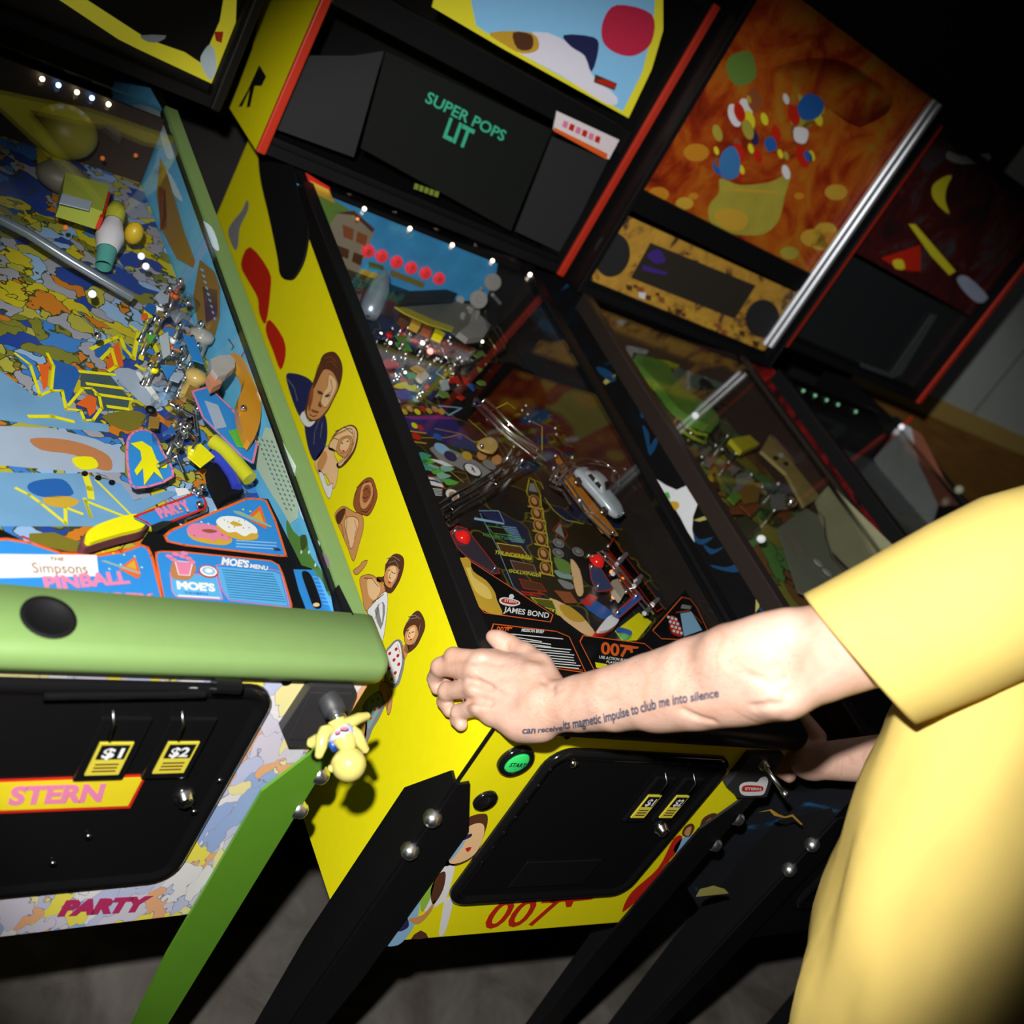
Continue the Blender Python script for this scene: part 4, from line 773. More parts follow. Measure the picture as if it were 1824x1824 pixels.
for p in [(1225,915),(1330,1005),(1420,1130),(1250,885),(1205,965),(1320,1030),(1375,1180)]: g = G(); g.tube([T(kb, (p[0]-14, p[1]+14), .03), T(kb, (p[0]+14, p[1]-12), .03)], .004, mat('pale_metal', (.6, .6, .65), .3, .8), 8); g.build('lane_bracket', R_)
for p in [(1185,970),(1195,1105),(1240,1010)]: bulb(T(kb, p, .015), .004, mat('orange_bulb'))
plastic(kb, [(1170,1040),(1200,1030),(1240,1100),(1220,1140),(1180,1090)], mat('tan_plastic', (.4, .35, .28), .3), .02, 'target', .01)
for i in range(6): plastic(kb, [(1350+i*17,1035+i*22),(1362+i*17,1030+i*22),(1372+i*17,1045+i*22),(1360+i*17,1050+i*22)], mat('lime_print'), .016, 'lane_marker', .001)
# car on its orange ramp inside chrome hoops
plastic(kb, [(870,340),(890,345),(1000,500),(1130,660),(1215,775),(1130,760),(1040,640),(930,480)], mat('orange_ramp', (.55, .2, .02), .25), .035, 'ramp', .003)
wire(kb, [(885,420),(960,520),(1060,650),(1190,780)], .045, .0018, name='wire_ramp', gap=.01, rails=2)
for i, (dx, dy, hh) in enumerate([(0,0,.05),(20,18,.062),(-14,-10,.07)]):
    g = G(); g.tube([T(kb, (x+dx, y+dy), hh) for x, y in cr([(865,480),(900,420),(970,380),(1060,365),(1150,385),(1205,430),(1200,490),(1195,430),(1140,380),(1060,372),(980,390),(920,430)], 3)[:21]], .0018, CHR, 7); g.build('wire_hoop', R_)
for p, q in [((870,490),(900,380)),((900,500),(940,400)),((940,470),(985,380)),((850,500),(920,530)),((870,430),(930,500)),((1000,560),(1040,640)),((960,450),(1010,400)),((920,540),(960,600))]: g = G(); g.tube([T(kb, p, .04), T(kb, q, .065)], .0022, CHR, 7); g.build('metal_strut', R_)
for p in [(880,340),(970,350),(870,405),(880,450),(925,490),(1010,580),(1190,755)]: g = G(); g.ball(T(kb, p, .05), .004, CHR, 10); g.build('screw_head', R_)
A_ = T(kb, (985,430), .055); B_ = T(kb, (1212,690), .045); ax = (B_-A_); L = ax.length; ax.normalize(); up = Vector((0, -.1, 1)); up = (up-ax*up.dot(ax)).normalized(); sd = ax.cross(up)
print('car length', L)
CARM = mat('silver_blue_car', (.50, .57, .66), .3, .25); S_ = L/.125
def car_loft(secs, m, nm, parent):
    g = G(); vs = []
    for s, hw, zb_, zt_ in secs:
        hw *= S_*1.18; zb_ *= S_; zt_ *= S_
        for a in range(12):
            t = 2*pi*a/12+pi/12; cx = max(-1, min(1, 1.25*cos(t))); cz = max(-1, min(1, 1.25*sin(t))); vs.append(A_+ax*(s*L)+sd*hw*cx*(.85 if abs(cz) > .9 else 1)+up*((zb_+zt_)/2+(zt_-zb_)/2*cz))
    n = len(secs); g.add(vs, [(i*12+k, i*12+(k+1) % 12, (i+1)*12+(k+1) % 12, (i+1)*12+k) for i in range(n-1) for k in range(12)]+[list(range(12))[::-1], [(n-1)*12+k for k in range(12)]], m, True)
    o = g.build(nm, parent, recalc=True); sm = o.modifiers.new('sub', 'SUBSURF'); sm.levels = sm.render_levels = 1; return o
car = car_loft([(0,.014,.006,.016),(.03,.019,.003,.02),(.15,.0225,.002,.024),(.3,.023,.002,.0245),(.5,.0215,.002,.024),(.62,.022,.002,.0245),(.8,.022,.002,.0235),(.92,.019,.003,.02),(.985,.013,.005,.015),(1,.006,.008,.012)], CARM, 'toy_car', R_)
car_loft([(.10,.010,.02,.0245),(.2,.0155,.02,.033),(.32,.0165,.02,.0375),(.45,.016,.02,.037),(.55,.0145,.02,.03),(.6,.013,.02,.024)], CARM, 'cabin', car)
GLS = mat('car_window', (.01, .012, .015), .08)
for pts, sgn in ((((.47,.0365),(.575,.0275)), 0), (((.13,.0275),(.215,.0345)), 0)):
    g = G(); (s0, h0), (s1, h1) = pts
    g.prism([A_+ax*s*L+sd*w*S_+up*(h+.0030)*S_ for s, w, h in ((s0,-.0125,h0),(s1,-.0125,h1),(s1,.0125,h1),(s0,.0125,h0))], up*.0008*S_, GLS); g.build('window', car)
for sg in (-1, 1):
    for s0, s1 in ((.22,.36),(.38,.5)): g = G(); g.prism([A_+ax*s*L+sd*sg*w*S_*1.18+up*h*S_ for s, w, h in ((s0,.0168,.0265),(s1,.0168,.0265),(s1-.02,.0160,.034),(s0+.02,.0160,.034))], sd*sg*.0012*S_, GLS); g.build('window', car)
    for s in (.19, .8): g = G(); g.lathe(A_+ax*s*L+sd*sg*.0225*S_+up*.006*S_, sd*sg, [(0, .0085*S_), (.0045*S_, .0085*S_), (.005*S_, .0065*S_), (.004*S_, .006*S_), (.005*S_, 0)], DKM, 16); g.build('wheel', car)
    g = G(); g.ball(A_+ax*.975*L+sd*sg*.013*S_+up*.015*S_, .003*S_, CHR, 8); g.build('headlamp', car)
# ================================================================ green-railed machine at the left
M = MS; R_ = M.root
SX = CW-.0195
def sa(g, k, pts, m, lay=1, smooth=0):
    P = cr(mapc(k, pts), smooth) if smooth else mapc(k, pts); q = [M.side(p, SX) for p in P]; q = [Vector((SX-.0004*lay, v.y, v.z)) for v in q]; g.poly(q, m)
g = G()
CLD = mat('cloud_print', (.60, .76, .92), .45, var=.2)
for pts in ([(720,420),(860,450),(930,560),(940,700),(900,690),(860,560),(800,600),(720,560)], [(880,760),(930,800),(990,930),(960,920),(910,850)], [(1070,1040),(1150,1080),(1190,1200),(1150,1180)], [(720,520),(790,540),(800,610),(730,590)]): sa(g, k1, pts, CLD, 2, 4)
BRW = mat('ochre_print', (.30, .17, .03), .45); PUR = mat('mauve_print', (.22, .12, .25), .45)
for pts, m in (([(870,700),(900,760),(960,960),(1000,1100),(1060,1260),(1050,1300),(960,1250),(880,1100),(850,900)], BRW), ([(1085,1255),(1165,1320),(1195,1400),(1195,1560),(1160,1700),(1080,1640),(1050,1450)], BRW),
               ([(1100,1400),(1180,1420),(1185,1560),(1120,1600)], PUR), ([(860,850),(900,880),(910,1080),(870,1100)], SKD), ([(1060,1650),(1150,1600),(1110,1740),(1060,1760)], GLD)): sa(g, k1, pts, m, 3, 0)
for i in range(9): sa(g, k1, [(1090+i*9,1300+i*33),(1110+i*8,1310+i*33),(1108+i*8,1322+i*33),(1090+i*9,1312+i*33)], LBL, 4)
TWR = mat('tower_print', (.48, .62, .50), .45)
sa(g, k2, [(1170,470),(1190,440),(1215,480),(1235,420),(1270,430),(1290,420),(1300,460),(1378,600),(1368,700),(1390,780),(1388,840),(1350,870),(1310,800),(1270,740),(1200,620),(1165,520)], TWR, 3)
for i in range(15):
    for j in range(6):
        x = 1195+j*22+i*9.5; y = 470+i*23+j*4
        if x < 1370 and y < 830 and not (i < 3 and j > 3): sa(g, k2, [(x,y),(x+9,y+2),(x+13,y+13),(x+4,y+11)], mat('window_print', (.14,.26,.26), .4), 4)
GR2 = mat('grass_print', (.10, .25, .05), .4)
for pts, m in (([(1335,850),(1365,900),(1400,930),(1425,920),(1440,1000),(1470,1050),(1500,1090),(1560,1180),(1530,1200),(1490,1120),(1400,1060),(1340,930)], GR2), ([(1400,925),(1425,925),(1430,970),(1405,990)], mat('leaf_dark', (.05,.09,.02), .4)),
               ([(1500,1100),(1530,1110),(1545,1160),(1520,1180)], mat('leaf_dark')), ([(1470,1000),(1500,1000),(1530,1040),(1525,1080),(1490,1060)], PUR), ([(1465,930),(1490,960),(1480,990),(1460,960)], CLD), ([(1380,700),(1400,740),(1420,820),(1440,860),(1400,830)], CLD),
               ([(1180,240),(1215,280),(1210,320),(1180,290)], CLD)): sa(g, k2, pts, m, 3 if m is GR2 else 4, 3)
for q in [(1440,1000),(1405,1000),(1470,1060)]: 
    v = M.side(k2(*q), SX); g.lathe((SX-.002, v.y, v.z), (-1, 0, 0), [(0, .0025), (.0003, 0)], CLD, 8)
for a, b in [((1060,10),(1085,45)), ((1085,45),(1075,60)), ((1130,40),(1150,60)), ((1150,90),(1160,130)), ((1140,60),(1110,110))]:
    (xa, ya), (xb, yb_) = a, b; sa(g, k2, [(xa,ya),(xa+6,ya),(xb+6,yb_),(xb,yb_)], RED if xa > 1120 else NAVY, 3)
sa(g, k2, [(1540,1190),(1580,1150),(1650,1290),(1560,1300)], BLKM, 5)
g.build('inner_side_print', R_, label='sky, tower block and shrubs printed inside the cabinet side')

PFA = G()
def pa(k, pts, m, lay=1, smooth=0, h=0.0): M.art(PFA, 'pf', mapc(k, pts), m, lay, smooth, h=h)
def plq(k, pts, m=YEL, w=.004, closed=False, h=0.0, lay=4): M.line(PFA, 'pf', mapc(k, pts), m, w, lay, closed, h=h)
PBL = mat('playfield_sky', (.17, .36, .62), .3, var=.15); SAL = mat('salmon_print', (.50, .20, .08), .35); PAL = mat('pale_grey_blue', (.38, .46, .62), .35, var=.1)
pa(zs, [(-200,720),(100,940),(300,900),(345,1060),(470,1070),(500,1140),(700,1170),(700,1230),(300,1200),(-200,1130)], PBL)
pa(zs, [(240,640),(430,700),(470,760),(420,880),(370,1010),(320,900),(230,890)], BLU, 2)
plq(zs, [(-60,600),(60,690),(140,940),(230,900),(250,700),(200,600)]); plq(zs, [(230,900),(320,900),(350,1050),(470,1060),(500,1140),(570,1140),(640,1040),(620,940),(560,880),(490,880),(370,1020)])
pa(zs, [(130,680),(215,690),(200,860),(165,900)], ORG, 3); pa(zs, [(540,930),(600,960),(590,1070),(540,1110),(520,1040),(430,1010)], ORG, 3)
pa(zs, [(470,740),(700,760),(870,960),(850,1060),(640,1060),(470,860)], mat('slate_print', (.06, .10, .11), .35), 2)
for a, b in [((470,745),(740,770)), ((530,845),(800,880)), ((600,930),(880,970)), ((700,1030),(850,1050))]: plq(zs, [a, b], YEL, .006)
pa(zs, [(570,520),(640,500),(720,520),(640,640),(590,620)], BLU, 3); pa(zs, [(800,480),(890,560),(860,650),(810,600)], BLU, 3); pa(zs, [(720,550),(780,500),(820,700),(680,730)], ORG, 3)
plq(zs, [(560,560),(720,480),(790,460),(830,560),(900,640),(940,420),(880,380)], YEL, .006); plq(zs, [(640,640),(720,560),(760,700),(700,740)], YEL, .005)
plq(zs, [(930,700),(1000,740),(1100,600),(1040,470),(980,560),(960,640)], YEL, .007)
pa(zs, [(740,740),(930,740),(1100,1000),(1140,1050),(1060,1060),(900,940)], PAL, 3, 3); pa(zs, [(920,760),(980,780),(1120,980),(1060,960)], WHT, 4, 3)
pa(zs, [(-200,1180),(250,1200),(600,1290),(830,1400),(830,1560),(500,1560),(-200,1500)], PAL, 1)
pa(zs, [(60,1290),(300,1290),(520,1340),(700,1430),(720,1540),(600,1530),(420,1420),(150,1380)], SAL, 3, 3); pa(zs, [(400,1450),(560,1440),(610,1520),(470,1540)], YEL, 4, 3)
pa(zs, [(-200,1560),(480,1570),(800,1650),(1000,1900),(600,2000),(-200,2000)], PBL, 2)
plq(zs, [(60,1110),(240,1110),(400,1150)], YEL, .006); pa(zs, [(640,1110),(900,1060),(1010,1130),(860,1230)], mat('olive_print', (.20, .17, .02), .35), 4, 3)
pa(zt, [(60,550),(200,510),(380,510),(470,600),(460,665),(200,680),(60,620)], BLU, 3, 3); pa(zt, [(190,690),(400,670),(540,720),(440,780),(250,760)], GLD, 3, 3)
plq(zt, [(-60,600),(60,660),(170,740),(410,935),(405,780),(560,840)], YLN, .004); plq(zt, [(590,700),(650,870),(600,720),(1080,910)], YLN, .004); plq(zt, [(600,480),(640,600),(650,680)], YLN, .008); plq(zt, [(700,520),(1100,920)], YLN, .003)
for p in [(590,460),(720,500),(850,545)]: M.art(PFA, 'pf', ell(*zt(*p), 6, 5), BLKM, 5)
pa(zt, [(60,1030),(300,1020),(560,1120),(700,1210),(360,1200),(60,1100)], mat('olive_print'), 4); plq(zt, [(0,1060),(330,1200),(720,1235),(1000,1180)], RED, .003)
pa(zt, [(1000,740),(1380,620),(1500,640),(1060,860)], PBL, 5); pa(zt, [(1450,600),(1560,600),(1600,650),(1480,680)], WHT, 6)
PFA.build('playfield_print', R_, label='bright blue, yellow and orange zigzag pictures')

g = G(); pts = [(-900,860),(0,890),(135,958),(430,1022),(640,975),(690,900),(760,925),(1150,748),(1245,752),(1400,1060),(1450,1075),(1560,1310),(1560,1380),(-900,1350)]
top = [M.pf(k2(*p), AP) for p in pts]; top = [Vector((min(max(v.x, .024), SX-.002), max(v.y, .05), v.z)) for v in top]; g.prism(top, (0, 0, -.02), BLK); g.build('apron', R_, recalc=True)
CBL = mat('card_blue', (.03, .25, .70), .35)
def A(g, k, pts, m, l=6, sm=0): M.art(g, 'pf', mapc(k, pts), m, l, sm, h=AP)
def AW(g, k, st, a, b, c, m, l=8, bold=.02): M.write(g, 'pf', st, k(*a), k(*b), k(*c), m, l, bold, h=AP)
def s1(g):
    A(g, k2, [(865,910),(890,880),(960,880),(1040,905),(1075,950),(1040,972),(960,965),(890,945)], GLD, 5, 3); A(g, k2, [(862,905),(890,875),(960,875),(1035,900),(1068,940),(1040,952),(1010,940),(990,955),(950,940),(900,938)], PNK, 6, 3); A(g, k2, [(930,905),(970,900),(1005,912),(965,918)], SKD, 7, 3)
    A(g, k2, [(1000,880),(1040,845),(1110,855),(1180,900),(1190,945),(1110,950),(1030,920)], GLD, 7, 3); A(g, k2, [(998,870),(1030,842),(1110,848),(1180,890),(1188,920),(1160,920),(1130,935),(1090,915),(1050,915)], WHT, 8, 3); A(g, k2, [(1060,872),(1090,868),(1120,885),(1085,888)], GLD, 9, 3)
    for i in range(9): x, y = 1030+(i*47) % 120, 858+(i*31) % 60; A(g, k2, [(x,y),(x+8,y+2),(x+6,y+8)], RED if i % 2 else GRN, 10)
    A(g, k2, [(1140,850),(1205,790),(1235,880),(1230,900)], ORG, 7); A(g, k2, [(1160,852),(1200,815),(1220,870)], GLD, 8); A(g, k2, [(1075,815),(1110,820),(1260,890),(1250,895),(1085,830)], mat('teal_print'), 9)
    for i in range(14): x, y = 830+(i*97) % 420, 800+(i*61) % 180; A(g, k2, [(x,y),(x+9,y+4),(x+8,y+9),(x-1,y+5)], [YEL, WHT, ORG][i % 3], 6)
    for i in range(3): A(g, k2, [(1090,950+i*14),(1280,962+i*14),(1280,967+i*14),(1092,956+i*14)], LBL, 7)
    A(g, k2, [(1262,985),(1290,988),(1300,1000),(1270,1000)], NAVY, 7)
card('dessert_card', k2, [(762,930),(790,905),(1140,757),(1180,755),(1232,765),(1275,860),(1325,1022),(1290,1022),(850,972),(775,955)], ORG, CBL, 'blue triangular card with iced doughnuts', s1, M=MS, w=.003)
def s2(g):
    M.line(g, 'pf', mapc(k2, [(1000,1068),(1040,1065),(1270,1090),(1300,1100),(1340,1265),(1060,1230),(1025,1180)]), PNK, .0012, 7, True, h=AP); A(g, k2, [(1005,1073),(1270,1097),(1295,1108),(1332,1258),(1062,1224),(1030,1178)], mat('card_cyan', (.10,.42,.80), .35), 6)
    for i in range(12): A(g, k2, [(1025+i*3,1088+i*11.5),(1265+i*5,1110+i*11.5),(1266+i*5,1113+i*11.5),(1026+i*3,1091+i*11.5)], mat('card_ink', (.04,.12,.30), .4), 8)
    AW(g, k2, "MOE'S", (1022,1064), (1148,1080), (1028,1030), WHT, 8, .05); AW(g, k2, "MENU", (1155,1081), (1237,1092), (1158,1062), WHT, 8, .04)
    A(g, k2, [(785,1100),(1000,1118),(1028,1228),(815,1216),(800,1195)], mat('card_cyan'), 5); M.line(g, 'pf', mapc(k2, [(785,1100),(1000,1118),(1028,1228),(815,1216),(795,1190)]), PNK, .0012, 7, True, h=AP)
    AW(g, k2, "MOE'S", (818,1178), (996,1190), (812,1140), WHT, 8, .06); AW(g, k2, 'TAVERN', (850,1200), (960,1207), (850,1192), BLU, 8); A(g, k2, [(820,1207),(1015,1218),(1016,1225),(822,1214)], WHT, 8)
    A(g, k2, [(790,1120),(800,1050),(895,1060),(900,1105),(870,1135),(830,1135)], SAL, 7, 3); A(g, k2, [(808,1052),(886,1060),(872,1115),(826,1112)], PNK, 8); M.line(g, 'pf', mapc(k2, [(806,1050),(888,1058),(874,1118),(824,1115)]), WHT, .001, 9, True, h=AP)
    for q in [(780,1030),(810,1020),(840,1030),(870,1040),(800,1045),(885,1055),(850,1015)]: M.art(g, 'pf', ell(*k2(*q), 7, 3.5, .3, 10), PNK, 9, h=AP)
    M.art(g, 'pf', ell(*k2(962, 1098), 18, 11, .2), RED, 8, h=AP); M.art(g, 'pf', ell(*k2(962, 1098), 15.5, 9, .2), WHT, 9, h=AP); M.art(g, 'pf', ell(*k2(962, 1098), 12, 6.5, .2), LBL, 10, h=AP); M.art(g, 'pf', ell(*k2(962, 1098), 7, 4, .2), WHT, 11, h=AP)
card('menu_card', k2, [(722,1040),(722,1008),(745,1002),(860,1005),(1255,1045),(1290,1065),(1310,1110),(1350,1250),(1345,1275),(1330,1278),(790,1236),(755,1215)], ORG, CBL, 'blue tavern menu card', s2, M=MS, w=.0022)
def s3(g):
    A(g, k2, [(-150,1015),(445,1020),(455,1118),(-150,1130)], WHT, 6); AW(g, k2, 'THE', (225,1048), (292,1050), (225,1032), SKD); AW(g, k2, 'Simpsons', (150,1105), (405,1108), (140,1058), SKD, 8, .0)
    AW(g, k2, 'PINBALL', (205,1184), (600,1152), (190,1122), PNK, 8, .045); AW(g, k2, 'PARTY', (395,1238), (705,1246), (400,1192), PNK, 8, .045)
    A(g, k2, [(548,1085),(622,1030),(650,1110),(632,1130)], ORG, 7); A(g, k2, [(580,1075),(618,1045),(630,1090)], GLD, 8); A(g, k2, [(460,1052),(480,1048),(650,1105),(640,1112)], mat('teal_print'), 9)
    for i in range(12): x, y = 470+(i*83) % 200, 1000+(i*59) % 170; A(g, k2, [(x,y),(x+9,y+4),(x+8,y+9),(x-1,y+5)], [YEL, WHT, ORG][i % 3], 6)
card('title_card', k2, [(-250,960),(30,945),(135,962),(280,1010),(430,1024),(560,1005),(650,972),(682,985),(700,1020),(757,1240),(757,1262),(-250,1235)], ORG, CBL, 'blue card with pink lettering', s3, M=MS, w=.0035)
g = G(); P = [M.pf(k2(*q), AP)+Vector((0, 0, .001)) for q in [(1360,1085),(1490,1088),(1505,1120),(1560,1300),(1425,1285),(1385,1180)]]; g.prism(P, (0, 0, .001), CBL)
M.art(g, 'pf', cr(mapc(k2, [(1395,1105),(1425,1100),(1450,1140),(1485,1240),(1480,1268),(1450,1262),(1425,1200)]), 3), BLKM, 8, h=AP)
for i in range(8): M.art(g, 'pf', mapc(k2, [(1445+i*7,1120+i*18),(1475+i*7,1123+i*18),(1476+i*7,1126+i*18),(1446+i*7,1123+i*18)]), LBL, 8, h=AP)
M.art(g, 'pf', ell(*k2(1462, 1253), 6, 3.6), SKL, 9, h=AP); g.build('shooter_gauge', R_, label='blue plate with a black slot')

def plastic5(k, pts, m, h, name='plastic_guide', th=.0015, edge=None, lab=None, sm=0, w=.003):
    g = G(); P = cr(mapc(k, pts), sm) if sm else mapc(k, pts); q = [M.pf(p, h) for p in P]; g.prism(q, (0, 0, th), m)
    if edge: M.line(g, 'pf', P, edge, w, 6, True, h=h)
    return g.build(name, R_, label=lab, recalc=True)
g = G(); P = mapc(zt, [(1065,875),(1610,665),(1720,690),(1745,740),(1725,800),(1245,985),(1180,930)]); g.prism([M.pf(p, .035) for p in P], (0, 0, .002), CBL); M.line(g, 'pf', P, RED, .003, 7, True, h=.035)
M.write(g, 'pf', 'PARTY', zt(1310,890), zt(1610,800), zt(1250,800), PNK, 8, .07, h=.035); g.build('plastic_guide', R_, label='blue plastic with pink lettering')
P = [(850,1310),(940,1225),(1060,1255),(1130,1400),(1215,1600),(920,1695),(855,1560)]
plastic5(zs, P, CBL, .035, edge=PNK, sm=3, lab='blue plastic with a yellow zigzag shape')
g = G(); M.art(g, 'pf', mapc(zs, [(870,1340),(960,1320),(1040,1370),(1080,1470),(1120,1510),(1180,1470),(1160,1540),(1090,1540),(1140,1640),(1060,1570),(980,1680),(970,1540),(920,1600),(900,1560),(960,1470),(950,1400)]), YEL, 9, h=.036); g.build('print', R_)
flipper(zt, [(560,1160),(590,1090),(700,1020),(900,950),(1050,925),(1130,960),(1140,1010),(1090,1060),(900,1110),(700,1170),(600,1200)], YEL, mat('maroon_rubber', (.16, .045, .06), .4), M, .015, .014)
plastic5(zt, [(1195,1010),(1310,965),(1400,965),(1390,990),(1240,1075),(1205,1060)], CHR, .03, 'metal_guide', .01)
g = G(); g.tube([M.pf(zt(*q), .03) for q in [(1560,900),(1700,850),(1750,810),(1755,760),(1715,720)]], .0022, CHR, 8); g.build('wire_guide', R_)
for q in [(1690,745),(1640,610),(1720,580),(1680,640)]: g = G(); g.ball(M.pf(zt(*q), .045), .005, CHR, 10); g.build('screw_head', R_)
plastic5(k2, [(890,260),(960,240),(1010,280),(1070,340),(1130,420),(1190,500),(1170,590),(1120,560),(1020,460),(940,380)], CBL, .055, edge=PNK, lab='blue plastic rising by the inner side')
plastic5(k2, [(950,300),(1010,320),(1050,420),(1000,430)], PAL, .058); plastic5(k2, [(1060,440),(1100,430),(1150,520),(1100,510)], GRN, .058)
plastic5(k2, [(1060,110),(1110,130),(1170,220),(1195,300),(1190,430),(1145,528),(1100,430),(1090,330),(1120,230)], mat('orange_plastic', (.62, .27, .02), .25), .062, 'plastic_guide', .012, sm=3, lab='rounded orange moulding')
g = G(); g.ball(M.pf(k2(1130, 330), .08), .0045, CHR, 10); g.build('screw_head', R_)
plastic5(k2, [(950,640),(1000,610),(1060,700),(1115,750),(1060,770),(1010,800),(960,700)], BLKM, .02, 'ball_exit', .012)
g = G(); g.tube([M.pf(k2(*q), .045) for q in [(985,480),(1050,530),(1110,600),(1160,660)]], .010, mat('yellow_tube', (.50, .50, .02), .25), 12); g.build('tube_rail', R_)
g = G(); g.tube([M.pf(k2(*q), .035) for q in [(985,540),(1040,590),(1080,650),(1100,700)]], .007, mat('blue_tube', (.03, .05, .45), .2), 12); g.build('tube_rail', R_)
plastic5(k2, [(870,515),(930,500),(995,560),(930,610),(870,560)], YEL, .045); plastic5(zs, [(1110,460),(1180,420),(1200,600),(1140,640)], mat('pale_plastic'), .06); plastic5(zs, [(1300,430),(1400,480),(1470,680),(1380,650)], CBL, .07)
plastic5(zs, [(1500,700),(1660,660),(1700,760),(1560,840)], FROST, .08, th=.012, sm=2); plastic5(zs, [(1480,820),(1560,780),(1600,880),(1520,920)], mat('salmon_plastic', (.6,.25,.15), .3), .075, th=.01)
g = G(); g.tube([M.pf(k1(*q), h) for q, h in [((-100,980),.07),((150,1110),.07),((400,1270),.065),((720,1460),.05)]], .007, mat('blue_grey_tube', (.20, .24, .30), .25, .5), 10); g.build('tube_rail', R_)
rnd = random.Random(11)
for i in range(26):
    t = rnd.random(); x = 1080+rnd.uniform(-120, 300)-t*60; y = 60+t*1400; c = M.pf(zs(x, y), 0)
    if not (.05 < c.x < .52): continue
    h = rnd.uniform(.03, .06); g = G(); g.lathe(c, (0, 0, 1), [(0, .005), (.004, .005), (.005, .003), (h*.8, .003), (h*.82, .005), (h, .005), (h+.004, .002), (h+.004, 0)], rnd.choice([CHR, STL, CHR, CLR]), 10)
    if i % 3 == 0: g.lathe(c+Vector((0, 0, h*.45)), (0, 0, 1), [(0, .004), (.002, .007), (.006, .007), (.008, .004)], rnd.choice([YEL, BLK, WHT, ORG]), 10)
    g.build('post', R_)
for i in range(26):
    t = rnd.random(); x = 1150+rnd.uniform(-170, 260)-t*40; y = 120+t*1250; s = rnd.uniform(30, 80); a = rnd.uniform(0, 6); n = rnd.choice([3, 4, 5])
    if .05 < M.pf(zs(x, y)).x < .50: plastic5(zs, [(x+s*cos(a+6.28*j/n), y+s*sin(a+6.28*j/n)) for j in range(n)], rnd.choice([CLR, CLR, YEL, CBL, ORG, SMOKE, GRN, PAL, BLU, BRW]), rnd.uniform(.02, .06))
for q in [(570,100),(610,450),(1170,270),(1220,590),(1280,685),(1265,1035),(1340,1185),(1310,1225),(1265,1325),(1345,180),(1540,740)]: g = G(); g.ball(M.pf(zs(*q), .05), .0055, CHR, 12); g.build('screw_head', R_)
for pts in ([(1200,1000),(1400,1100),(1420,1250)], [(1150,1250),(1300,1180),(1420,1290),(1380,1380)], [(1100,1500),(1250,1420),(1320,1560)]): g = G(); g.tube([M.pf(zs(*q), .05) for q in pts], .0025, CHR, 8); g.build('wire_ramp', R_)
for q, r_, m_ in [((1250,330), .020, CLR), ((1380,620), .018, FROST), ((1180,860), .016, CLR), ((1330,960), .015, mat('amber_plastic')), ((1230,1180), .017, CLR)]:
    g = G(); c = M.pf(zs(*q), 0); g.lathe(c, (0, 0, 1), [(0, r_*.8), (.03, r_*.75), (.034, r_), (.042, r_*1.02), (.046, r_*.6), (.048, 0)], m_, 18); g.build('pop_bumper', R_)
# taller moulded pieces at the rear, back panel and lamps
g = G(); g.box((.022, 1.160, pfz(1.16)-.01), (.538, 1.168, glz(1.16)-.007), mat('dark_brown_panel', (.035, .018, .012), .5)); g.build('back_panel', R_)
g = G(); c = M.pf((118, 235), .06); g.ball(c, .050, mat('mustard_moulding', (.30, .26, .03), .45), 24, (1, .9, .85)); g.build('domed_moulding', R_, label='plain mustard yellow dome')
g = G(); c = M.pf((115, 318), .04); g.ball(c, .040, mat('grey_moulding', (.14, .13, .10), .5), 20, (1.1, .8, .6)); g.build('domed_moulding', R_)
plastic5(k1, [(320,880),(560,945),(520,1090),(300,1020)], mat('lime_box', (.36, .42, .06), .35), .055, 'toy_box', .03, lab='lime and grey box'); plastic5(k1, [(335,900),(500,945),(480,990),(320,950)], PAL, .087)
plastic5(k1, [(560,945),(575,960),(535,1095),(515,1085)], RED, .06, 'toy_box', .02)
g = G(); a = M.pf(k1(560,1290), .03); b = M.pf(k1(635,960), .075); ax = b-a; L = ax.length
g.lathe(a, ax, [(0, .012), (L*.25, .014)], mat('teal_moulding', (.08, .32, .30), .4), 16); g.lathe(a, ax, [(L*.25, .015), (L*.45, .021), (L*.6, .017), (L*.72, .013)], mat('white_moulding', (.6, .6, .68), .4), 16); g.lathe(a, ax, [(L*.72, .014), (L*.85, .015), (L*1.0, .011), (L*1.02, 0)], mat('lime_moulding', (.42, .42, .04), .4), 16); g.build('turned_post', R_, label='white turned post with lime cap and teal foot')
g = G(); g.ball(M.pf(k1(725,1110), .06), .014, mat('amber_moulding', (.60, .40, .02), .35), 14, (1, 1, 1.3)); g.build('lamp_cap', R_)
for q, m in [((555,705),'orange_bulb'), ((735,690),'orange_bulb'), ((355,1080),'orange_bulb')]: g = G(); g.ball(M.pf(k1(*q), .06), .004, mat('dim_orange', (.5,.12,.02), .4, emit=.5), 10); g.build('lamp', R_)
for q in [(255,195),(340,240),(438,285),(520,315),(610,350)]:
    g = G(); c = M.on(k1(*q), (0, 1, 0), (0, 1.15, 0)); c.z = min(c.z, glz(1.15)-.012); g.ball(c, .0042, mat('cool_bulb', (.8,.9,1), .2, emit=9, ecol=(.25,.5,1)) if q[0] in (340, 520) else mat('warm_bulb', (1,.9,.6), .2, emit=7, ecol=(1,.85,.5)), 10); g.build('lamp', R_)
for q in [(765,1235),(790,1290),(500,1440)]: g = G(); g.ball(M.pf(k1(*q), .065), .0055, mat('white_cap', (.9,.9,.95), .15, emit=.6), 12); g.build('lamp', R_)
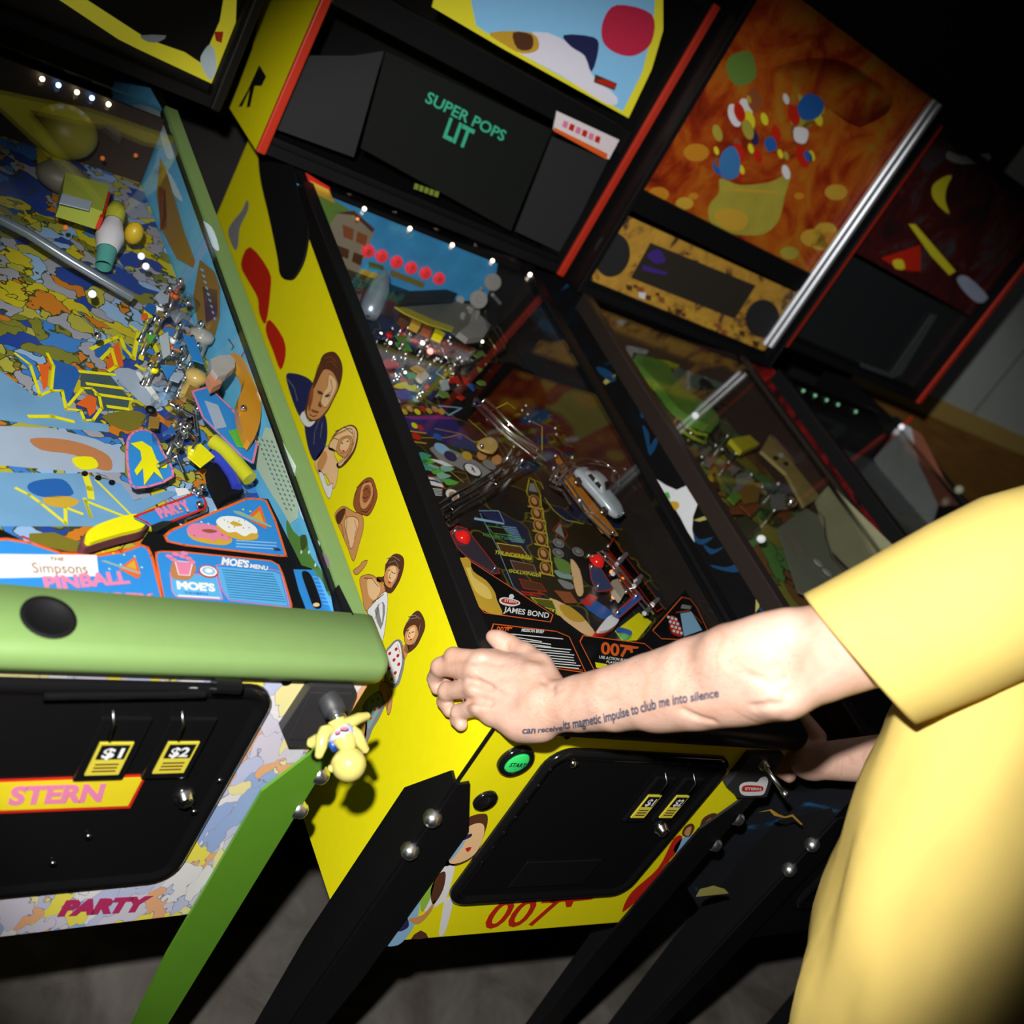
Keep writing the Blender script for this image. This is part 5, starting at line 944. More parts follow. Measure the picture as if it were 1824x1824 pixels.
# front: coin door, plate with makers badge, plunger with its doll
d = coin_door(MS, .10, .450, .655, .975, [(.298, .878, '$1', .034, 1), (.368, .878, '$2', .034, 1)], (.405, .806))
def fr(k, p, y=0): return M.front(k(*p), y)
g = G(); P = [fr(k3, q, -.0075) for q in [(-60,628),(682,600),(604,755),(-60,782)]]; g.prism(P, (0, .001, 0), RED); P = [fr(k3, q, -.0082) for q in [(-55,640),(664,612),(594,744),(-55,768)]]; g.prism(P, (0, .0005, 0), mat('badge_yellow', (.75, .62, .02), .35))
write(g, 'STERN', fr(k3, (35,735), -.0084), fr(k3, (470,718), -.0084), fr(k3, (55,650), -.0084), PNK, (0, -1, 0), .0005, .05); g.build('maker_badge', d, label='yellow badge with red border')
for q in [(410,885),(900,770),(1020,625),(245,1010)]: g = G(); c = fr(k3, q, -.008); g.lathe(c, (0, -1, 0), [(0, .004), (.002, .004), (.003, 0)], DKM, 10); g.build('rivet', d)
g = G(); g.tube([fr(k3, (200,235), -.016), fr(k3, (950,225), -.016)], .004, BLKG, 8); g.tube([fr(k3, (990,185), -.02), fr(k3, (1110,190), -.02)], .008, BLKG, 10); g.build('door_handle', d)
g = G(); c = fr(k3, (1332,163), -.001); g.lathe(c, (0, -1, 0), [(0, .0065), (.001, .0065), (.0012, 0)], BLKM, 16); g.build('screw_hole', R_)
g = G(); P = [fr(zd, q, -.012) for q in [(470,300),(500,268),(975,290),(1010,330),(1010,380),(900,655),(700,985),(215,985),(200,940),(140,800)]]; g.prism(P, (0, .012, 0), mat('charcoal_plate', (.03, .03, .033), .4))
P = [fr(zd, q, -.0135) for q in [(470,345),(960,360),(900,560),(700,900),(225,900)]]; g.prism(P, (0, .0015, 0), mat('charcoal_plate')); g.build('plunger_plate', R_, bevel=.0015, recalc=True)
g = G(); P = [M.front(q, -.0011) for q in mapc(k3, [(1040,1070),(1100,1075),(1370,560),(1500,470),(1440,480),(1255,680),(1210,740)])]; g.poly(P, BLKM); g.build('leg_gasket', R_)
A0 = fr(zd, (690,430), -.012); g = G(); g.lathe(A0, (0, -1, 0), [(0, .0135), (.02, .0125), (.021, .0085), (.035, .008)], mat('grey_rubber', (.03, .033, .038), .5), 20); g.lathe(A0, (0, -1, 0), [(.02, .006), (.05, .006)], STL, 14); plg = g.build('plunger', R_, recalc=False)
g = G(); g.tube([A0+Vector((.0085*cos(t), -.028-.0035*t/6.283, .0085*sin(t))) for t in [i*.45 for i in range(50)]], .0012, CHR, 6); g.build('spring', plg)
D = lambda x, y, yy: fr(zd, (x, y), yy)
BOD = mat('pale_yellow_vinyl', (.62, .56, .16), .28, coat=.3)
g = G()
g.tube([D(770,660,-.050), D(810,760,-.058), D(850,850,-.066), D(890,930,-.074), D(920,1010,-.080)], [.009, .0125, .0135, .0115, .008], BOD, 14)
for pts in ([(850,720,-.058),(930,700,-.056),(1030,650,-.052),(1125,625,-.048)], [(700,790,-.062),(640,800,-.066),(610,880,-.070),(600,980,-.078),(575,1070,-.082)], [(640,880,-.068),(560,900,-.062),(480,940,-.060)], [(950,790,-.064),(1010,840,-.070),(1060,930,-.076),(1110,1010,-.080)]):
    g.tube([D(*q) for q in pts], [.0068, .0070, .0062, .0045], BOD, 10); g.ball(D(*pts[-1]), .0048, BOD, 8)
HC = D(920,1185,-.094); g.ball(HC, .0182, BOD, 26); g.ball(D(770,1150,-.090), .006, BOD, 12, (.6, 1, 1.6)); g.ball(D(720,1230,-.090), .0045, BOD, 10)
dol = g.build('doll_knob', plg, label='plain pale yellow vinyl doll hanging head down')
g = G(); g.tube([D(800,790,-.0605), D(828,832,-.0645), D(850,880,-.0690)], [.0142, .0148, .0142], mat('lilac_vinyl', (.45, .48, .66), .35), 16)
for q in [(880,770),(790,810),(850,765)]: g.ball(D(q[0], q[1], -.076), .0025, PNK, 8, (1.5, .5, 1))
g.tube([D(690,905,-.066), D(740,960,-.07), D(770,1000,-.075)], .005, mat('blue_vinyl', (.02, .08, .35), .3), 10); g.build('doll_top', plg); 
g = G(); c = M.on(k2(225, 1302), (0, -.12, 1), (0, .03, 1.0262)); g.lathe(c, (0, -.12, 1), [(0, .025), (.0012, .025), (.0014, .020), (-.0006, .019), (-.0006, 0)], BLKM, 28); g.build('action_button', R_, label='black round button in the lockbar')
g = G(); write(g, 'PARTY', fr(k3, (265,1250), -.0006), fr(k3, (690,1225), -.0006), fr(k3, (285,1180), -.0006), mat('magenta_print', (.45, .03, .12), .4), (0, -1, 0), .0006, .08, .2); g.build('front_lettering', R_)
# head box
bb, x0, x1, z0, z1 = BB_S; yb = 1.196
def bp(g, k, pts, m, dy, th=.003, sm=0): P = [M.on(p, (0, 1, 0), (0, yb+dy, 0)) for p in (cr(mapc(k, pts), sm) if sm else mapc(k, pts))]; g.prism(P, (0, th, 0), m)
g = G(); g.box((x0, yb+.026, z0), (x1, yb+.034, z0+.20), BLK); g.build('speaker_panel', bb)
g = G(); bp(g, k1, [(100,-300),(640,60),(760,120),(1170,312),(1215,230),(1275,20),(1290,-400)], mat('backglass_yellow'), .02); g.build('backglass', bb, recalc=True)
g = G(); bp(g, k1, [(400,-200),(800,60),(1000,130),(1090,190),(1190,-40),(1250,-400)], BLKM, .0195, .0004); bp(g, k1, [(1100,130),(1135,90),(1165,130),(1170,220),(1140,280),(1100,230),(1085,170)], CLD, .019, .0004, 3); bp(g, k1, [(760,40),(900,40),(860,75),(800,75)], PAL, .019, .0004, 2); bp(g, k1, [(1160,20),(1210,20),(1200,80),(1170,70)], RED, .019, .0004)
g.build('backglass_print', bb)
# ================================================================ black machine with the orange backglass
M = M3; R_ = M.root; bb, x0, x1, z0, z1 = BB_3; yb = 1.196
def ob(p, dy): return M.on(p, (0, 1, 0), (0, yb+dy, 0))
def bp(g, k, pts, m, dy, th=.003, sm=0): g.prism([Vector((min(max(v.x, x0), x1), v.y, v.z)) for v in [ob(p, dy) for p in (cr(mapc(k, pts), sm) if sm else mapc(k, pts))]], (0, th, 0), m)
g = G(); g.box((x0, yb+.012, z0-.018), (x1, yb+.03, z0+.012), BLK); g.box((x0, yb+.008, z0+.185), (x1, yb+.03, z0+.235), BLK); g.build('panel_frame', bb, bevel=.003)
OR_ = cloud_mat('orange_backglass_paint', [(.25, (.09, .008, .003)), (.40, (.30, .03, .005)), (.52, (.45, .10, .008)), (.66, (.40, .19, .015)), (.80, (.25, .03, .006))], 7, .35, .02, distort=1.5)
g = G(); g.box((x0+.005, yb+.018, z0+.235), (x1-.03, yb+.022, z1), OR_); g.build('backglass', bb, label='orange and red painted backglass')
g = G(); rnd = random.Random(3)
SACK = mat('sack_yellow', (.42, .37, .05), .4, var=.2)
bp(g, r1, [(715,575),(790,600),(900,590),(980,560),(962,640),(935,740),(870,790),(760,785),(680,745),(672,680),(710,630)], SACK, .0175, .0004, 4); bp(g, r1, [(700,700),(760,690),(820,720),(800,770),(740,770),(700,740)], GLD, .017, .0004, 3); bp(g, r1, [(705,620),(800,615),(940,625),(930,632),(800,625)], GLD, .017, .0004)
for i in range(46):
    x = rnd.uniform(700, 1090); y = rnd.uniform(260, 600); x += (400-y)*.25; s = rnd.uniform(14, 42)
    if y > 560: continue
    P = [(x+s*.6*cos(t)+s*.25*sin(t), y+s*1.1*sin(t)) for t in [j*1.05 for j in range(6)]]
    bp(g, r1, P, rnd.choice([SACK, GLD, BLU, BLU, RED, YLN, WHT, SKD, NAVY]), .0172-i*.00006, .00005, 3)
bp(g, r1, [(1010,300),(1050,250),(1110,280),(1090,340),(1030,350)], BLU, .014, .0004, 3); bp(g, r1, [(715,490),(760,450),(790,500),(780,570),(720,570)], mat('mid_blue_print', (.05,.2,.5), .4), .014, .0004, 3); bp(g, r1, [(1000,380),(1050,390),(1040,440),(1000,430)], WHT, .014, .0004, 3)
for i in range(40):
    x = rnd.uniform(380, 1180); y = rnd.uniform(330, 880)
    if y < 640-(x-380)*.7 or y > 640+(x-340)*.45 or (640 < x < 1000 and y < 800): continue
    s = rnd.uniform(18, 50); bp(g, r1, [(x+s*cos(t), y+s*.7*sin(t)) for t in [j*1.05 for j in range(6)]], rnd.choice([GLD, SACK, mat('rust_paint', (.45,.07,.01), .4), mat('amber_paint', (.6,.25,.02), .4)]), .0178, .0003, 3)
bp(g, r1, [(750,110),(830,90),(850,190),(780,220),(740,170)], mat('moss_print'), .0178, .0003, 3); bp(g, r1, [(930,150),(1120,110),(1300,190),(1380,290),(1250,380),(1120,300),(1000,220)], cloud_mat('crimson_paint', [(.35, (.12, .004, .004)), (.6, (.35, .015, .01))], 20, .4), .0180, .0002, 3)
g.build('backglass_print', bb, label='painting of a bulging yellow sack of bright shapes')
GOLDP = cloud_mat('carved_gold', [(.36, (.09, .045, .03)), (.44, (.50, .27, .04)), (.62, (.62, .35, .05)), (.78, (.30, .14, .03))], 26, .45, distort=.6)
g = G(); bp(g, r1, [(300,690),(1035,1025),(870,1250),(140,965)], GOLDP, .016, .006); sp = g.build('speaker_panel', bb, recalc=True, label='mottled gold speaker panel')
for (x, y, rx, ry) in [(302,868,31,39), (878,1112,29,33)]:
    g = G(); q = [ob(p, .010) for p in ell(*r1(x, y), rx, ry, .25, 28)]; g.prism(q, (0, .006, 0), SPKM); g.build('speaker', sp, recalc=True)
g = G(); bp(g, r1, [(450,822),(850,985),(770,1112),(375,955)], mat('dim_screen', (.035, .030, .025), .25), .013); bp(g, r1, [(435,870),(480,845),(505,890),(470,900)], mat('violet_print', (.06,.03,.25), .4), .0126, .0003, 3); bp(g, r1, [(420,905),(515,935),(505,945),(415,925)], mat('violet_print'), .0126, .0003); g.build('display', sp)
g = G()
for i in range(30): x = 370+i*17+rnd.uniform(-6, 6); y = 990+i*7.5+rnd.uniform(-18, 22); s = rnd.uniform(7, 15); bp(g, r1, [(x-s,y-s),(x+s,y-s*.6),(x+s*.7,y+s),(x-s*.8,y+s*.5)], rnd.choice([BRN, GLD, SKD, WHT if i < 8 else GLD]), .0145, .001)
bp(g, r1, [(205,945),(230,955),(225,970),(180,965)], BRN, .0155, .0004); g.build('relief_carving', sp)
for i, (m_, xx) in enumerate(((STL, x1-.028), (STL, x1-.006))):
    g = G(); n = 9; vs = []
    for z in (z0+.03, z1): vs += [(xx+.010*cos(pi*k/(n-1)), yb+.012-.012*sin(pi*k/(n-1)), z) for k in range(n)]
    g.add(vs, [(k, k+1, n+k+1, n+k) for k in range(n-1)], mat('satin_aluminium', (.75, .80, .88), .42, .8), True); g.build('metal_edging', bb)
# black side with the white star shape and streaks
g = G()
def s3(k, pts, m, lay=1, sm=0): M.art(g, 'side', mapc(k, pts), m, lay, sm)
s3(r2, [(375,782),(412,806),(455,825),(502,804),(545,848),(538,880),(520,930),(516,980),(526,1032),(498,990),(470,935),(440,885),(412,850)], mat('bright_white_print', (.80,.84,.92), .4))
g.build('star_print', R_, label='white star-like shape'); g = G()
s3(r2, [(408,838),(425,835),(430,862),(420,858)], GRN, 2, 2); s3(r2, [(425,872),(458,872),(466,890),(450,905),(432,885)], GLD, 2, 3)
s3(r2, [(520,945),(560,930),(605,925),(598,935),(545,950)], mat('straw_print', (.45,.42,.12), .4)); s3(r2, [(745,1150),(765,1165),(770,1200),(785,1240),(780,1290),(765,1310),(768,1240),(752,1200)], mat('straw_print')); s3(r2, [(165,400),(185,375),(215,370),(205,390),(175,410)], mat('straw_print'))
DBL = mat('smear_blue', (.01, .06, .16), .4)
for pts in ([(590,1120),(650,1130),(700,1110),(725,1100),(720,1135),(680,1150),(610,1135)], [(520,990),(545,1020),(600,1010),(560,1040),(530,1030)], [(320,570),(345,600),(350,650),(370,620),(380,640),(350,690),(335,640)], [(140,340),(180,350),(215,380),(200,400),(150,365)], [(780,1290),(830,1270),(850,1300),(800,1310)], [(560,1040),(600,1060),(640,1050),(590,1080)]): s3(r2, pts, DBL, 1, 3)
g.build('side_print', R_, label='blue smears and straw streaks on black')
g = G()
def s4(k, pts, m, lay=1, sm=0): M.art(g, 'front', mapc(k, pts), m, lay, sm)
g.lathe((-10, 0, -10), (0, 0, 1), [(0, .0001), (.0001, .0001)], BLKM, 3) if False else None
s4(zp, [(730,1215),(830,1190),(900,1175),(1000,1240),(1080,1270),(1180,1240),(1310,1370),(1290,1380),(1170,1270),(1080,1290),(940,1260),(880,1195)], GLD); s4(r5, [(350,1000),(370,965),(430,950),(480,965),(498,985)], mat('straw_print')); s4(r5, [(860,1030),(890,1010),(930,1010),(925,1025)], SKD)
g.build('front_print', R_)
def clampx(q): return [Vector((min(max(v.x, .025), SX-.002), min(v.y, 1.155), v.z)) for v in q]
def pl3(k, pts, m, h, name='plastic_guide', th=.002, sm=0, lab=None): g = G(); q = clampx([M.pf(p, h) for p in (cr(mapc(k, pts), sm) if sm else mapc(k, pts))]); g.prism(q, (0, 0, th), m); return g.build(name, R_, recalc=True, label=lab)
g = G(); g.box((.022, 1.160, pfz(1.16)-.01), (.538, 1.168, glz(1.16)-.007), mat('rust_panel', (.08, .04, .02), .5)); g.build('back_panel', R_)
LG = mat('leaf_moulding', (.16, .38, .05), .4, var=.3); TL = mat('ribbed_teal', (.16, .24, .18), .4)
pl3(r2, [(270,330),(330,300),(390,340),(450,440),(540,500),(600,560),(585,600),(500,570),(430,520),(370,440)], LG, .04, 'leafy_moulding', .02, 3); pl3(r2, [(385,290),(480,300),(590,350),(560,420),(500,450),(440,420)], TL, .05, 'ribbed_ramp', .004)
for i in range(5): pl3(r2, [(415+i*33,300+i*11),(424+i*33,302+i*11),(480+i*25,440-i*8),(470+i*25,442-i*8)], PAL if i % 2 else TL, .056, 'ramp_rib', .003)
pl3(r2, [(250,230),(285,240),(275,300),(262,330),(250,290)], mat('white_moulding'), .06, 'moulding', .01, 3); pl3(r2, [(330,250),(380,270),(375,320),(340,300)], YEL, .05, 'target', .01)
pl3(r2, [(585,380),(680,340),(700,380),(680,500),(620,480)], mat('rust_panel'), .04); g = G(); c = M.pf(r2(572, 420), .06); g.lathe(c, (0, -.3, 1), [(0, .024), (.006, .024), (.007, 0)], BLK, 20); g.build('disc_moulding', R_)
g = G(); g.ball(M.pf(r2(528, 532), .07), .008, mat('white_cap'), 12); g.build('lamp', R_)
for pts in ([(470,590),(520,620),(565,640),(575,610),(530,600),(490,570)], [(330,420),(390,400),(440,440)]): g = G(); g.tube([M.pf(r2(*q), .05) for q in pts], .004, mat('neon_lime', (.35, .5, .02), .3), 8); g.build('tube_rail', R_)
pl3(r2, [(655,640),(730,625),(770,660),(700,690)], YLN, .045, 'target', .012); pl3(r2, [(780,680),(840,625),(960,695),(1070,800),(1010,860),(950,900),(880,770)], mat('tan_moulding', (.50, .40, .14), .4, var=.3), .055, 'ramp', .008, lab='tan ramp with small dark marks')
pl3(r2, [(835,625),(880,630),(990,710),(1000,750),(900,690)], mat('dusty_pink', (.22, .12, .09), .4), .064, 'ramp_cover', .006)
for q in [(845,700),(885,722),(865,688)]: pl3(r2, [(q[0]-9,q[1]-7),(q[0]+9,q[1]-3),(q[0]+8,q[1]+8),(q[0]-8,q[1]+5)], BLKM if q[0] != 865 else WHT, .0635, 'mark', .002)
GP = mat('olive_reflection_paint', (.33, .33, .20), .35, var=.15)  # colour of a reflection in the glass, painted flat on the inner side
g = G(); g.poly([Vector((SX-.001, v.y, v.z)) for v in [M.side(p, SX) for p in mapc(r2, [(1000,870),(1060,800),(1350,1085),(1250,1160),(1150,1150),(1050,1050)])]], GP); g.build('inner_side_print', R_, label='olive glass reflection painted on the inner side'); pl3(r2, [(850,980),(960,900),(1010,930),(1045,1010),(1070,1100),(1160,1180),(1000,1260),(930,1230)], mat('dusty_grey_plastic', (.24, .26, .21), .35), .04, 'ramp', .003)
g = G(); M.line(g, 'pf', mapc(r2, [(985,890),(1030,940),(1035,1020),(1060,1100),(1120,1160)]), BRN, .003, 12, h=.052); M.line(g, 'pf', mapc(r2, [(880,1000),(930,1090)]), SAL, .004, 12, h=.042); M.line(g, 'pf', mapc(r2, [(915,990),(965,1070)]), SAL, .004, 12, h=.042); g.build('ramp_lines', R_)
for q in [(1012,1113),(1047,1150),(1080,1188)]: g = G(); c = M.pf(r2(*q), .046); g.lathe(c, (0, -.1, 1), [(0, .012), (.002, .012), (.002, .008), (.0012, .007), (.003, .004), (.003, 0)], mat('pale_disc', (.45, .46, .42), .35), 18); g.build('round_insert', R_)
g = G(); g.ball(M.pf(r2(905, 872), .065), .0125, CHR, 18); g.build('steel_ball_cover', R_); g = G(); g.ball(M.pf(r2(788, 1018), .06), .008, mat('white_cap'), 12, (1.3, 1, 1)); g.build('lamp', R_)
for i in range(26):
    x = rnd.uniform(420, 900); y = 560+(x-420)*.75+rnd.uniform(-30, 150); s = rnd.uniform(18, 46); a = rnd.uniform(0, 6); n = rnd.choice([3, 4, 5])
    if .05 < M.pf(r2(x, y)).x < .5: pl3(r2, [(x+s*cos(a+6.28*j/n), y+s*sin(a+6.28*j/n)) for j in range(n)], rnd.choice([LG, GLD, BRW, BRN, CLR, CLR, YLN, GRY, SKD]), rnd.uniform(.02, .05))
for i in range(20):
    x = rnd.uniform(420, 900); y = 560+(x-420)*.75+rnd.uniform(-30, 120); c = M.pf(r2(x, y), 0)
    if .05 < c.x < .5: g = G(); h = rnd.uniform(.03, .05); g.lathe(c, (0, 0, 1), [(0, .005), (h*.8, .003), (h*.82, .005), (h, .005), (h+.003, 0)], rnd.choice([CHR, STL]), 10); g.build('post', R_)
g = G(); top = [Vector((min(max(v.x, .024), .536), max(v.y, .06), v.z)) for v in [M.pf(q, .045) for q in [(1380,1010),(1560,1140),(1640,1100),(1760,1290),(1500,1290)]]]; g.prism([Vector((.024,.06,0.99)), Vector((.536,.06,.99)), Vector((.536,.25,1.01)), Vector((.4,.2,1.005)), Vector((.16,.2,1.005)), Vector((.024,.27,1.012))], (0, 0, -.02), BLK); g.build('apron', R_, recalc=True)
d = coin_door(M3, .108, .452, .655, .962, [(.335, .868, '$1', .026, 1), (.392, .868, '$2', .026, 1)], (.412, .812))

# ================================================================ farthest machine
M = M4; R_ = M.root; bb, x0, x1, z0, z1 = BB_4
g = G(); g.box((x0, yb+.012, z0-.018), (x1, yb+.03, z0+.012), BLK); g.build('panel_frame', bb)
g = G(); g.box((x0+.005, yb+.020, z0+.012), (x1-.005, yb+.024, z0+.25), mat('dull_screen', (.016, .019, .021), .3)); g.build('speaker_panel', bb)
g = G(); bp(g, zr, [(1150,0),(1190,10),(930,440),(860,470),(620,380),(640,355),(850,430)], mat('grey_frame', (.05, .06, .065), .4), .012, .004); g.build('screen_frame', bb)
g = G(); g.box((x0+.01, yb+.02, z0+.26), (x1-.01, yb+.024, z1), cloud_mat('dark_backglass', [(.3, (.012, .01, .014)), (.55, (.07, .01, .01)), (.7, (.05, .06, .07))], 9, .25)); g.build('backglass', bb)
g = G(); bp(g, r1, [(1525,640),(1530,600),(1570,570),(1600,565),(1580,610),(1575,660),(1590,710),(1550,680)], YLN, .018, .001, 3); bp(g, r1, [(1435,750),(1460,750),(1615,930),(1590,945),(1520,870)], YLN, .018, .001); bp(g, r1, [(1330,880),(1480,830),(1480,930),(1400,925)], RED, .018, .001); bp(g, r1, [(1375,890),(1410,885),(1420,920),(1385,920)], YLN, .0165, .001, 2); bp(g, r1, [(1590,470),(1640,490),(1740,480),(1740,510),(1640,520),(1580,500)], GRY, .018, .001, 2)
bp(g, r1, [(1620,960),(1660,950),(1740,1030),(1700,1050),(1650,1010)], PAL, .018, .001, 3); g.build('backglass_print', bb)
g = G(); g.box((.022, 1.160, pfz(1.16)-.01), (.538, 1.168, glz(1.16)-.007), BLK); g.build('back_panel', R_)
if 0: pass
for q in [(285,455),(372,490),(460,520),(545,552),(680,598)]: g = G(); c = M.on(zr(*q), (0, 1, 0), (0, 1.155, 0)); c.z = min(c.z, glz(1.15)-.01); g.ball(c, .0045, mat('mint_bulb', (.5,.9,.6), .3, emit=.8, ecol=(.35, .85, .5)), 10); g.build('lamp', R_)
def pl4(k, pts, m, h, name='inner_side_print', th=.003, sm=0): g = G(); q = [Vector((SX-h*.03, min(v.y, 1.155), v.z)) for v in [M.side(p, SX) for p in mapc(k, pts)]]; g.poly(q, m); return g.build(name, R_, recalc=True)
pl4(zr, [(640,980),(940,800),(1000,830),(1060,1100),(1200,1400),(1150,1560),(1000,1450),(800,1200)], mat('pale_reflection_paint', (.45, .48, .50), .35, var=.2), .06, 'ramp'); pl4(zr, [(1000,830),(1080,880),(1240,1200),(1380,1400),(1200,1400),(1060,1100)], mat('rust_plastic', (.28, .10, .06), .4, var=.3), .062)  # the pale flat piece is a glass reflection painted onto the inner side
g = G(); g.ball(clampx([M.side(zr(1370,1290), SX-.02)])[0]-Vector((.015,0,0)), .013, mat('cream_cap', (.4, .42, .32), .4), 12); g.build('lamp', R_); g = G(); g.ball(clampx([M.side(zr(945,830), SX-.02)])[0]-Vector((.012,0,0)), .009, mat('white_cap'), 12); g.build('lamp', R_)
pl4(zr, [(640,960),(1000,740),(1010,760),(660,985)], RED, .066, 'inner_side_edge'); pl4(zr, [(600,800),(700,700),(850,680),(900,740),(700,880)], cloud_mat('ember_print', [(.3, (.03, .01, .005)), (.6, (.3, .05, .01))], 20, .4), .05)
# ================================================================ the person
def surface_nets(D, org, h):
    S = D < 0; nx, ny, nz = D.shape
    c = [S[i:nx-1+i, j:ny-1+j, k:nz-1+k] for i in (0, 1) for j in (0, 1) for k in (0, 1)]
    cnt = sum(x.astype(np.uint8) for x in c); act = (cnt > 0) & (cnt < 8); idx = np.full(act.shape, -1, np.int64); A = np.argwhere(act); idx[act] = np.arange(len(A))
    P = np.zeros((len(A), 3)); N = np.zeros(len(A)); offs = [(i, j, k) for i in (0, 1) for j in (0, 1) for k in (0, 1)]
    V = {o: D[A[:, 0]+o[0], A[:, 1]+o[1], A[:, 2]+o[2]].astype(float) for o in offs}
    for a in offs:
        for ax in range(3):
            if a[ax]: continue
            b = list(a); b[ax] = 1; b = tuple(b); va, vb = V[a], V[b]; m = (va < 0) != (vb < 0); t = np.where(m, va/np.where(m, va-vb, 1), 0)
            q = np.tile(np.array(a, float), (len(A), 1)); q[:, ax] += t; P[m] += q[m]; N[m] += 1
    P = (P/N[:, None]+A)*h+org; F = []
    for ax in range(3):
        u, w = (ax+1) % 3, (ax+2) % 3; sl0 = [slice(None)]*3; sl1 = [slice(None)]*3; sl0[ax] = slice(0, -1); sl1[ax] = slice(1, None)
        E = S[tuple(sl0)] != S[tuple(sl1)]; e = np.argwhere(E); e = e[(e[:, u] > 0) & (e[:, w] > 0) & (e[:, u] < D.shape[u]-1) & (e[:, w] < D.shape[w]-1)]
        ins = S[tuple(sl0)][e[:, 0], e[:, 1], e[:, 2]]
        def cell(du, dw): q = e.copy(); q[:, u] -= du; q[:, w] -= dw; return idx[q[:, 0], q[:, 1], q[:, 2]]
        f = np.stack([cell(0, 0), cell(1, 0), cell(1, 1), cell(0, 1)], 1); f[~ins] = f[~ins][:, ::-1]; F.append(f)
    return P, np.concatenate(F)
class Field:
    def __init__(s, lo, hi, h):
        s.lo = np.array(lo, float); s.h = h; s.n = np.ceil((np.array(hi)-s.lo)/h).astype(int)+1; s.D = np.full(s.n, .05, np.float32)
    def _win(s, pts, r):
        lo = np.maximum(((np.min(pts, 0)-r-s.lo)/s.h).astype(int), 0); hi = np.minimum(((np.max(pts, 0)+r-s.lo)/s.h).astype(int)+2, s.n)
        if np.any(hi <= lo): return None
        ax = [s.lo[i]+s.h*np.arange(lo[i], hi[i]) for i in range(3)]
        return tuple(slice(a, b) for a, b in zip(lo, hi)), np.stack(np.meshgrid(*ax, indexing='ij'), -1)
    def cone(s, a, b, ra, rb, k=.006, sq=None):
        a = np.array(a, float); b = np.array(b, float); W_ = s._win([a, b], max(ra, rb)*(1.6 if sq else 1)+.02)
        if W_ is None: return
        w, X = W_; d = b-a; t = np.clip(((X-a)@d)/max(d@d, 1e-12), 0, 1); v = X-a-t[..., None]*d
        if sq is not None:                       # flatten the section along a direction
            n, f = sq; n = np.array(n, float); n /= np.linalg.norm(n); v = v+(v@n)[..., None]*n*(f-1)
        q = np.linalg.norm(v, axis=-1)-(ra+(rb-ra)*t)
        s.blend(w, q, k)
    def cut(s, a, b, r, k):
        a = np.array(a, float); b = np.array(b, float); W_ = s._win([a, b], r+.012)
        if W_ is None: return
        w, X = W_; d = b-a; t = np.clip(((X-a)@d)/max(d@d, 1e-12), 0, 1); q = r-np.linalg.norm(X-a-t[..., None]*d, axis=-1); o = s.D[w]
        hh = np.clip(.5+.5*(q-o)/k, 0, 1); s.D[w] = o*(1-hh)+q*hh+k*hh*(1-hh)
    def blend(s, w, q, k):
        o = s.D[w]; hh = np.clip(.5+.5*(o-q)/k, 0, 1); s.D[w] = o*(1-hh)+q*hh-k*hh*(1-hh)
    def mesh(s): return surface_nets(s.D, s.lo, s.h)
def H(x, y, d): return np.array(at(*zh(x, y), d))
def X_(x, y, d): return np.array(at(x, y, d))
F = Field((-.16, -.34, .86), (.36, .20, 1.58), .0025)
view = np.array(RT @ Vector((0, 0, -1)))
fore = [((930,1258),1.240,.0215),((960,1260),1.226,.0262),((990,1259),1.212,.0290),((1033,1253),1.195,.0318),((1095,1244),1.165,.0360),((1160,1231),1.14,.0402),((1240,1214),1.10,.0455),((1314,1198),1.07,.0490),((1384,1188),1.04,.0485),((1454,1166),1.035,.0465),((1560,1132),1.04,.0480),((1700,1080),1.04,.050),((1860,1030),1.04,.056)]
Q = [(X_(*p, d), r) for p, d, r in fore]
for (a, ra), (b, rb) in zip(Q, Q[1:]): F.cone(a, b, ra, rb, .003, (view, 1.12))
F.cone(X_(1388,1236,1.010), X_(1402,1240,1.01), .018, .016, .03)        # elbow point
F.cone(X_(1300,1170,1.04), X_(1400,1130,1.01), .024, .022, .03)         # forearm muscle
F.cone(X_(1180,1258,1.125), X_(1330,1236,1.05), .018, .020, .03)
wr = X_(965,1260,1.218)
MC = {'i': H(670,430,1.268), 'm': H(600,540,1.262), 'r': H(600,720,1.258), 'p': H(640,900,1.250)}
base = {'i': H(1190,640,1.235), 'm': H(1230,760,1.228), 'r': H(1230,880,1.226), 'p': H(1200,1000,1.228)}
for c, ra, rb in (('i', .0175, .0130), ('m', .0175, .0135), ('r', .017, .0130), ('p', .0175, .0120)):
    F.cone(base[c]+view*.003, MC[c]+view*.004, ra, rb, .012); F.cone(wr+view*.002, base[c]+view*.003, .022, .0175, .014)
F.cone(H(1050,1045,1.230), H(790,975,1.246), .0200, .0150, .013); F.cone(H(1180,1030,1.222), H(1050,1045,1.230), .0215, .020, .013)
F.cone(H(900,760,1.265), H(800,560,1.285), .020, .016, .015); F.cone(H(1050,560,1.262), H(800,440,1.285), .017, .014, .014)   # palm filling
F.cone(H(1300,1130,1.222), H(1080,1130,1.238), .013, .012, .015)
FG = {'i': [(MC['i'], .0112), (H(385,395,1.292), .0098), (H(275,500,1.318), .0088), (H(305,600,1.322), .0078)],
      'm': [(MC['m'], .0118), (H(255,500,1.303), .0102), (H(195,620,1.322), .0092), (H(222,712,1.320), .0084)],
      'r': [(MC['r'], .0112), (H(325,745,1.296), .0100), (H(292,850,1.310), .0090), (H(350,945,1.298), .0082)],
      'p': [(MC['p'], .0102), (H(445,965,1.276), .0090), (H(420,1035,1.281), .0082), (H(462,1085,1.272), .0076)]}
FG = {c: [(p, r*1.08) for p, r in L_] for c, L_ in FG.items()}
